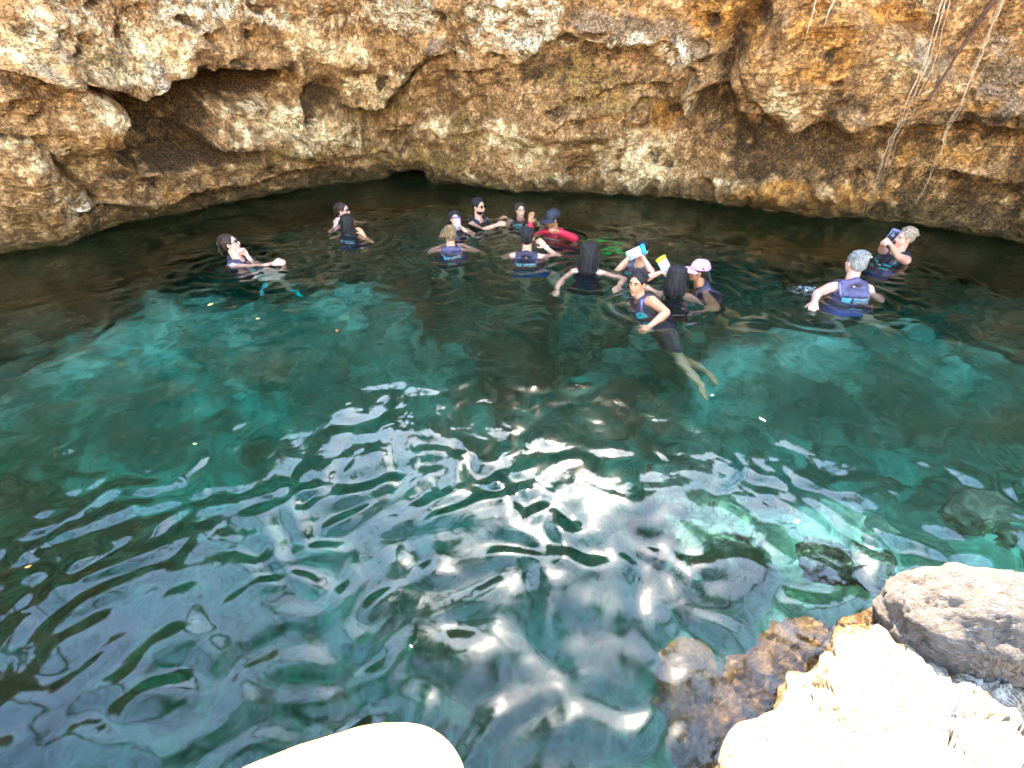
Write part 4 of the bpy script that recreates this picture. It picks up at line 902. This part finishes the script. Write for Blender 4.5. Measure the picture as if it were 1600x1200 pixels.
person('backman', 'swimmer seen from behind with one elbow raised and a wristwatch, navy vest with blue print', (824, 371), (822, 412), 172, 0, chest=176, s=0.95, skin='light', hair='black', style='short', vest='vest', prints=True, shorts='blue', female=False, face=False, rarm=(852, 385, 0.14), larm=(812, 402, 0.35), rhint=(0.8, -0.1, -1.0), lhint=(-0.8, 0, -0.8), curl=(0.6, 0.4), rn=(-0.5, 0.6, 0), legs=((0.40, 0.05, -0.50), (0.10, 0.1, -0.70)))
band(PEOPLE['backman'], 1, CL['white'], 'wristwatch')
person('longhair', 'swimmer in navy top seen from behind with both bare arms spread', (921, 394), (918, 437), 180, 0, s=0.95, skin='light', hair='black', style='longwet', hair_len=0.32, top='navy', shorts='black', face=False, rarm=(966, 452, -0.15), larm=(870, 460, -0.20), rhint=(0.6, 0.3, -0.1), lhint=(-0.6, 0.3, -0.1), legs=((0.10, 0.05, -0.68), (-0.15, 0.0, -0.72)))
person('bluepouch', 'swimmer holding a blue-clipped white phone pouch at the face', (1002, 392), (998, 427), -14, 0, s=0.88, skin='light', hair='black', style='tied', vest='grey', panel='teal', shorts='black', rarm=(984, 401, -0.12), larm=(1004, 401, -0.12), curl=(0.8, 0.8), rhint=(-0.6, -0.1, -0.8), lhint=(0.6, -0.1, -.8))
person('yellowpouch', 'swimmer in black top seen from behind holding up a yellow-topped phone pouch', (1057, 431), (1055, 471), 188, 0, s=0.95, skin='light', hair='black', style='longwet', hair_len=0.26, top='black', shorts='black', face=False, larm=(1031, 426, 0.15), rarm=None, lhint=(-0.9, -0.2, -0.6), curl=(0.5, 0.8), legs=((0.15, 0.2, -0.7), (-0.05, 0.3, -0.65)))
person('pinkcap', 'swimmer in a pink cap facing the yellow-topped pouch, legs trailing under water', (1091, 424), (1092, 458), -80, 0, chest=-70, tdir=(0.35, 0.0, -0.85), s=0.90, skin='brown', hair='black', style='pony', vest='vest', panel='teal', shorts='black', legs=((0.66, 0.05, -0.20), (0.52, -0.10, -0.32)), khint=(0, -0.2, -1))
cap(PEOPLE['pinkcap'], CL['pink'])
person('boy', 'swimmer in dark vest and brown shorts moving towards the camera, bare legs trailing', (996, 443), (1006, 480), -28, 0, roll=4, chest=-55, tdir=(0.42, -0.38, -0.66), s=0.96, skin='tan', hair='black', style='short', vest='vest', panel='teal', shorts='brown', female=False, larm=(1015, 511, -0.40), rarm=(-0.25, 0.25, -0.35), lhint=(0.9, -0.5, 0.2), curl=(0.4, 0.6), legs=((0.46, -0.40, -0.30), (0.32, -0.60, -0.32)), khint=(0, 0, -1))
person('greyhair', 'swimmer in purple printed vest and blue shorts seen from behind, reaching towards white foam', (1337, 411), (1330, 470), -138, -4, chest=-150, tdir=(0.10, -0.20, -0.85), s=1.00, skin='fair', hair='grey', style='short', vest='purple', prints=True, shorts='blue', female=False, face=False, larm=(1264, 479, -0.30), rarm=None, lhint=(-0.7, -0.2, 0.1), curl=(0.4, 0.5), legs=((0.28, 0.25, -0.55), (0.12, 0.2, -0.60)))
person('phone', 'swimmer leaning back and aiming a dark phone, black and teal vest', (1414, 371), (1398, 422), -52, -4, roll=-10, chest=-40, tdir=(-0.10, -0.10, -0.9), s=0.90, skin='fair', hair='sandy', style='short', vest='black', panel='teal', shorts='blue', female=True, rarm=(1381, 380, -0.12), larm=(1391, 382, -0.25), rhint=(-0.4, 0.3, -0.9), lhint=(0.5, -0.5, -1), curl=(0.8, 0.9), stripe=True)
band(PEOPLE['phone'], 1, CL['red'])
band(PEOPLE['floating'], 1, CL['red'])

# ------------------------------------------------------------------ phones and pouches, held in the hands
def slab(name, label, px, py, Z, size, yaw, pitch, roll, mats, group='phones and phone pouches', topbar=0.0):
    c = unproj(px, py, Z); aw = Vector((c.x, c.y, 0)).normalized(); rt = Vector((aw.y, -aw.x, 0)); up = Vector((0, 0, 1))
    y, p = math.radians(yaw), math.radians(pitch); f = (rt * math.sin(y) - aw * math.cos(y)) * math.cos(p) + up * math.sin(p); R, Fd, U_ = frame(f, up)
    q = Quaternion(Fd, math.radians(roll)); R, U_ = q @ R, q @ U_
    w, h, t = size; root = empty(name, c); tag(root, label, 'phone', group)
    def rbox(nm, x0, x1, y0, y1, d0, d1, mat, bev):
        bm = bmesh.new(); bmesh.ops.create_cube(bm, size=1.0)
        for v in bm.verts: v.co = Vector(((x0 + x1) / 2 + v.co.x * (x1 - x0), (d0 + d1) / 2 + v.co.y * (d1 - d0), (y0 + y1) / 2 + v.co.z * (y1 - y0)))
        bmesh.ops.bevel(bm, geom=[e for e in bm.edges], offset=bev, segments=2, affect='EDGES')
        me = bpy.data.meshes.new(nm); bm.to_mesh(me); bm.free(); M = Matrix(((R.x, Fd.x, U_.x), (R.y, Fd.y, U_.y), (R.z, Fd.z, U_.z))).to_4x4(); me.transform(M)
        return link(nm, me, mat, root)
    rbox('case', -w / 2, w / 2, -h / 2, h / 2, -t / 2, t / 2, mats[0], min(t * 0.35, 0.006))
    rbox('window', -w * 0.38, w * 0.38, -h * 0.40, h * 0.36, t / 2 - 0.001, t / 2 + 0.003, mats[1], 0.001)
    if topbar: rbox('clip', -w * 0.54, w * 0.54, h / 2 - 0.004, h / 2 + topbar, -t * 0.7, t * 0.7, mats[2], 0.006)
    else:
        rbox('camera_lens', -w * 0.30, -w * 0.05, h * 0.18, h * 0.40, t / 2, t / 2 + 0.006, mats[2], 0.002)
M_PINKC = simple('pouch_pink', (0.75, 0.30, 0.38), 0.4, 0.5, 0.1); M_CLEAR = simple('pouch_clear', (0.50, 0.50, 0.55), 0.2, 0.6, 0.2, 18); M_YEL = simple('pouch_yellow', (0.85, 0.50, 0.01), 0.35, 0.5, 0.1); M_BLUEC = simple('pouch_blue', (0.02, 0.32, 0.75), 0.35, 0.5, 0.1); M_PH = simple('phone_dark', (0.02, 0.02, 0.03), 0.25, 0.6, 0.1); M_PHP = simple('phone_purple', (0.11, 0.10, 0.19), 0.3, 0.5, 0.1); M_POUCHW = simple('pouch_white', (0.68, 0.66, 0.66), 0.3, 0.5, 0.12)
P = PEOPLE['pinkpouch']; slab('phone_pouch', 'pink framed phone pouch held before a face', 714, 350, P['Z'] - 0.16, (0.095, 0.155, 0.016), 5, 0, 0, (M_PINKC, M_CLEAR, M_PHP), topbar=0.016)
P = PEOPLE['bluepouch']; slab('phone_pouch', 'white phone pouch with a bright blue clip', 991, 396, P['Z'] - 0.18, (0.10, 0.165, 0.016), -20, 10, -56, (M_POUCHW, M_CLEAR, M_BLUEC), topbar=0.045)
P = PEOPLE['yellowpouch']; slab('phone_pouch', 'white phone pouch with a yellow clip', 1040, 418, P['Z'] + 0.10, (0.095, 0.165, 0.016), 20, 20, 32, (M_POUCHW, M_CLEAR, M_YEL), topbar=0.035)
P = PEOPLE['phone']; slab('mobile_phone', 'dark mobile phone in a purple case held in two hands', 1394, 369, P['Z'] - 0.20, (0.085, 0.155, 0.013), 8, 0, -14, (M_PHP, M_PH, M_PH))
# ================================================================== ROOTS, LEAVES, TREES
def rootmat(name, c1, c2):
    t = NT(name); p = t.obj(); n = t.noise(p, 40, 4); t.bsdf(t.mix(t.ramp(n, .3, .7), c1, c2), 0.85, t.bump(n, 0.004), 0.3); return t.m
M_ROOT = rootmat('pale_root', (0.26, 0.155, 0.085), (0.50, 0.34, 0.21)); M_ROOTD = rootmat('dark_root', (0.045, 0.020, 0.014), (0.10, 0.050, 0.032))
def tube(A, pts, rad, n=6): A.chain([Vector(p) for p in pts], rad, n)
def tubemesh(name, pts, rad, n=6):
    V, Fq = [], []
    for i, (p, r) in enumerate(zip(pts, rad)):
        d = (pts[min(i + 1, len(pts) - 1)] - pts[max(i - 1, 0)]).normalized(); e1 = d.cross(Vector((0.3, 0.9, 0.1))).normalized(); e2 = d.cross(e1)
        for j in range(n): a = 6.283 * j / n; V.append(tuple(p + (e1 * math.cos(a) + e2 * math.sin(a)) * r))
    for i in range(len(pts) - 1):
        for j in range(n): Fq.append((i * n + j, i * n + (j + 1) % n, (i + 1) * n + (j + 1) % n, (i + 1) * n + j))
    me = bpy.data.meshes.new(name); me.from_pydata(V, [], Fq); me.update(); return me
_wm = W[::3, ::3]; _i = np.arange(_wm.shape[0] * _wm.shape[1]).reshape(_wm.shape[:2]); _wbv = BVHTree.FromPolygons(_wm.reshape(-1, 3).tolist(), np.stack([_i[:-1, :-1], _i[:-1, 1:], _i[1:, 1:], _i[1:, :-1]], -1).reshape(-1, 4).tolist())
def in_front(x, y, z, gap=0.07):
    d = ray(x, y); h = _wbv.ray_cast(Vector((0, 0, CAM_H)), d.normalized())
    return min(z, h[3] / d.length - gap) if h[0] is not None else z
def root_bundle(label, px_pts, Zs, nstr, spread, mat, r=0.008, wob=0.015, seed=1):
    """strands follow a measured line; Zs is the camera depth at each measured pixel"""
    rr = random.Random(seed); P = [unproj(x, y, in_front(x, y, z)) for (x, y), z in zip(px_pts, Zs)]
    up_ = P[0] + Vector((0, 0.05, 1.2)); P = [up_] + P; base = empty('hanging_root', P[0]); tag(base, label, 'root', 'roots hanging over the pool')
    for k in range(nstr):
        pts, rad = [], []; ln = 1.0 if k == 0 else rr.uniform(0.72, 1.0); off = Vector((rr.uniform(-1, 1), rr.uniform(-.6, .6), 0)) * spread
        tot = len(P) - 1; M = 46; ph = rr.uniform(0, 6.28)
        for i in range(M + 1):
            t = ln * tot * i / M; j = min(int(t), tot - 1); f = t - j; q = P[j].lerp(P[j + 1], f)
            env = math.sin(math.pi * min(1, i / M)) ** 0.6
            q = q + off * env + Vector((math.sin(t * 5 + ph), math.cos(t * 4 + ph), 0)) * wob * 0.5 * env + Vector((rr.uniform(-1, 1), rr.uniform(-1, 1), 0)) * wob * 0.25
            pts.append(q - P[0]); rad.append(r * (1.0 if k == 0 else rr.uniform(.5, .9)) * (1 - 0.75 * i / M))
        link('strand', tubemesh('strand', pts, rad), mat, base)
root_bundle('thick bundle of pale roots hanging in front of the brown wall', [(1478, 0), (1455, 90), (1425, 160), (1400, 215), (1372, 285), (1348, 332)], [4.35, 4.6, 4.8, 5.0, 5.2, 5.4], 5, 0.085, M_ROOT, 0.0048, 0.025, 3)
root_bundle('thinner pale root strand at the far right reaching down to the lower ledge', [(1560, 20), (1530, 95), (1495, 175), (1470, 235), (1455, 275), (1430, 318)], [4.3, 4.55, 4.85, 5.05, 5.2, 5.35], 3, 0.035, M_ROOT, 0.0052, 0.03, 5)
root_bundle('straight dark brown root slanting across the pale rock', [(1552, 0), (1515, 55), (1480, 110), (1450, 158)], [4.6, 4.8, 5.0, 5.2], 1, 0.0, M_ROOTD, 0.030, 0.006, 7)
root_bundle('single fine root hanging at the top edge before the ochre rock', [(1275, 0), (1262, 50), (1253, 80), (1249, 100)], [4.9, 5.1, 5.2, 5.3], 1, 0.0, M_ROOT, 0.008, 0.012, 9)
root_bundle('short pale root at the top edge beside the fine root', [(1305, 0), (1296, 18), (1287, 42)], [4.9, 5.0, 5.1], 2, 0.02, M_ROOT, 0.012, 0.01, 11)

def leaf_mesh(name, L=0.05, Wd=0.022, bend=0.25):
    V, Fq = [], []; n = 6
    for i in range(n + 1):
        t = i / n; wd = Wd * math.sin(math.pi * min(1, t * 0.94 + 0.03)) ** 0.8; z = bend * L * (t - .5) ** 2
        V += [(t * L - L / 2, -wd / 2, z + wd * .18), (t * L - L / 2, 0, z), (t * L - L / 2, wd / 2, z + wd * .18)]
    for i in range(n):
        a = i * 3; Fq += [(a, a + 3, a + 4, a + 1), (a + 1, a + 4, a + 5, a + 2)]
    me = bpy.data.meshes.new(name); me.from_pydata(V, [], Fq); me.update(); return me
LEAFC = dict(orange=simple('leaf_orange', (0.26, 0.09, 0.025), .5), yellow=simple('leaf_yellow', (0.20, 0.14, 0.02), .5), green=simple('leaf_green', (0.10, 0.26, 0.03), .5), pale=simple('leaf_pale', (0.26, 0.22, 0.16), .5))
for px, py, c, L, lab in ((527, 519, 'orange', .06, 'small orange leaf floating on the dark water left of centre'), (330, 478, 'yellow', .07, 'yellow leaf floating below the stretched-out swimmer'), (404, 500, 'yellow', .05, 'thin yellow leaf floating above the turquoise ledge'),
                          (47, 888, 'orange', .035, 'tiny orange leaf floating near the bottom of the picture, far left'), (306, 696, 'green', .03, 'green speck of leaf floating in the dark lower water'), (1190, 658, 'pale', .06, 'pale leaf floating below the swimmer in brown shorts'),
                          (1243, 817, 'yellow', .05, 'yellow green leaf under the rippled water by the dark patch'), (595, 470, 'pale', .03, 'pale leaf floating in the middle water'), (1112, 620, 'pale', .03, 'pale leaf speck beside the trailing foot'), (643, 1012, 'pale', .02, 'white leaf speck amid the sky reflections')):
    o = link('floating_leaf', leaf_mesh('floating_leaf', L * .75, L * .32), LEAFC[c]); q = on_z(px, py); o.location = (q.x, q.y, 0.012); o.rotation_euler = (0.08, -0.06, random.uniform(0, 6)); tag(o, lab, 'leaf', 'leaves on the water')

# splashes where hands stir the water
M_FOAM = simple('foam', (0.62, 0.66, 0.70), 0.5, 0.6, 0.05)
def splash(px, py, rx, ry, n, seed):
    q = on_z(px, py); rr = random.Random(seed); V, Fq = [], []; bm = bmesh.new()
    for i in range(n):
        a, t = rr.uniform(0, 6.28), rr.random() ** 0.6; r = rr.uniform(0.0015, 0.0055) * (1.2 - t)
        bmesh.ops.create_icosphere(bm, subdivisions=1, radius=r, matrix=Matrix.Translation((q.x + math.cos(a) * t * rx, q.y + math.sin(a) * t * ry, 0.012 + rr.random() ** 3 * 0.04)) @ Matrix.Diagonal((1.8, 1.3, 0.6, 1)))
    me = bpy.data.meshes.new('splash'); bm.to_mesh(me); bm.free(); tag(link('splash_foam', me, M_FOAM), 'white water drops and foam by the stirring hands', 'foam', kind='stuff')
splash(1258, 456, 0.20, 0.12, 150, 1); splash(735, 372, 0.26, 0.10, 36, 2)

# trees on the rim: seen in the water's reflections
M_BARK = rootmat('bark', (0.10, 0.075, 0.05), (0.20, 0.15, 0.10))
def leafmat():
    t = NT('tree_leaf'); p = t.pos(); c = t.mix(t.noise(p, 1.7, 3), (0.035, 0.075, 0.015), (0.10, 0.16, 0.03)); b = t.bsdf(c, 0.5, None, 0.4); return t.m
M_LEAF = leafmat()
def tree(base, lean, height, crown, nleaf, seed, label):
    rr = np.random.default_rng(seed); base = Vector(base); root = empty('tree', base); tag(root, label, 'tree', 'trees on the rim')
    A = Acc(); tip = Vector((lean[0], lean[1], height)); mid = tip * 0.5 + Vector((0.2, -0.1, 0.2)); A.chain([Vector((0, 0, -0.3)), mid, tip], [0.14, 0.10, 0.05], 8)
    cl = []
    for i in range(16):
        v = Vector(rr.normal(size=3)); v = v.normalized() * (rr.random() ** 0.4); c = tip + Vector((v.x * crown[0], v.y * crown[1], v.z * crown[2])); cl.append(c)
        j = mid.lerp(tip, rr.random()); A.chain([j, j.lerp(c, 0.5) + Vector((0, 0, 0.1)), c], [0.035, 0.022, 0.010], 6)
    link('trunk', A.mesh('trunk'), M_BARK, root)
    n = nleaf; ci = rr.integers(0, len(cl), n); C = np.array([tuple(c) for c in cl])[ci] + rr.normal(size=(n, 3)) * np.array([0.42, 0.42, 0.28])
    a = rr.normal(size=(n, 3)); a /= np.linalg.norm(a, axis=1)[:, None]; b = np.cross(a, rr.normal(size=(n, 3))); b /= np.linalg.norm(b, axis=1)[:, None]
    ln = rr.uniform(0.05, 0.10, n)[:, None]; V = np.concatenate([C - a * ln, C + b * ln * .4, C + a * ln, C - b * ln * .4], 1).reshape(-1, 3)
    q = np.arange(n * 4).reshape(-1, 4); me = bpy.data.meshes.new('crown'); me.vertices.add(n * 4); me.vertices.foreach_set('co', V.reshape(-1).astype(np.float32)); me.loops.add(n * 4); me.loops.foreach_set('vertex_index', q.reshape(-1).astype(np.int32)); me.polygons.add(n); me.polygons.foreach_set('loop_start', (np.arange(n) * 4).astype(np.int32)); me.update(calc_edges=True)
    link('crown', me, M_LEAF, root, smooth=False)
tree((-7.2, 6.4, 4.4), (5.0, -2.2), 4.2, (2.6, 1.7, 0.7), 4200, 1, 'leafy tree stretching over the pool from the rim, mirrored left of the sun glints')
tree((-7.6, 3.6, 4.4), (3.6, -1.6), 3.6, (1.8, 1.4, 0.7), 3000, 2, 'leafy tree on the rim mirrored in the lower left water')
tree((7.4, 6.2, 4.6), (-3.6, -2.0), 4.4, (1.9, 1.5, 0.7), 3000, 3, 'leafy tree on the rim mirrored right of the sun glints')
tree((-2.6, 9.8, 5.2), (0.7, -2.4), 3.0, (1.3, 1.1, 0.7), 3000, 4, 'leafy tree behind the rim mirrored above the pale rounded shape')
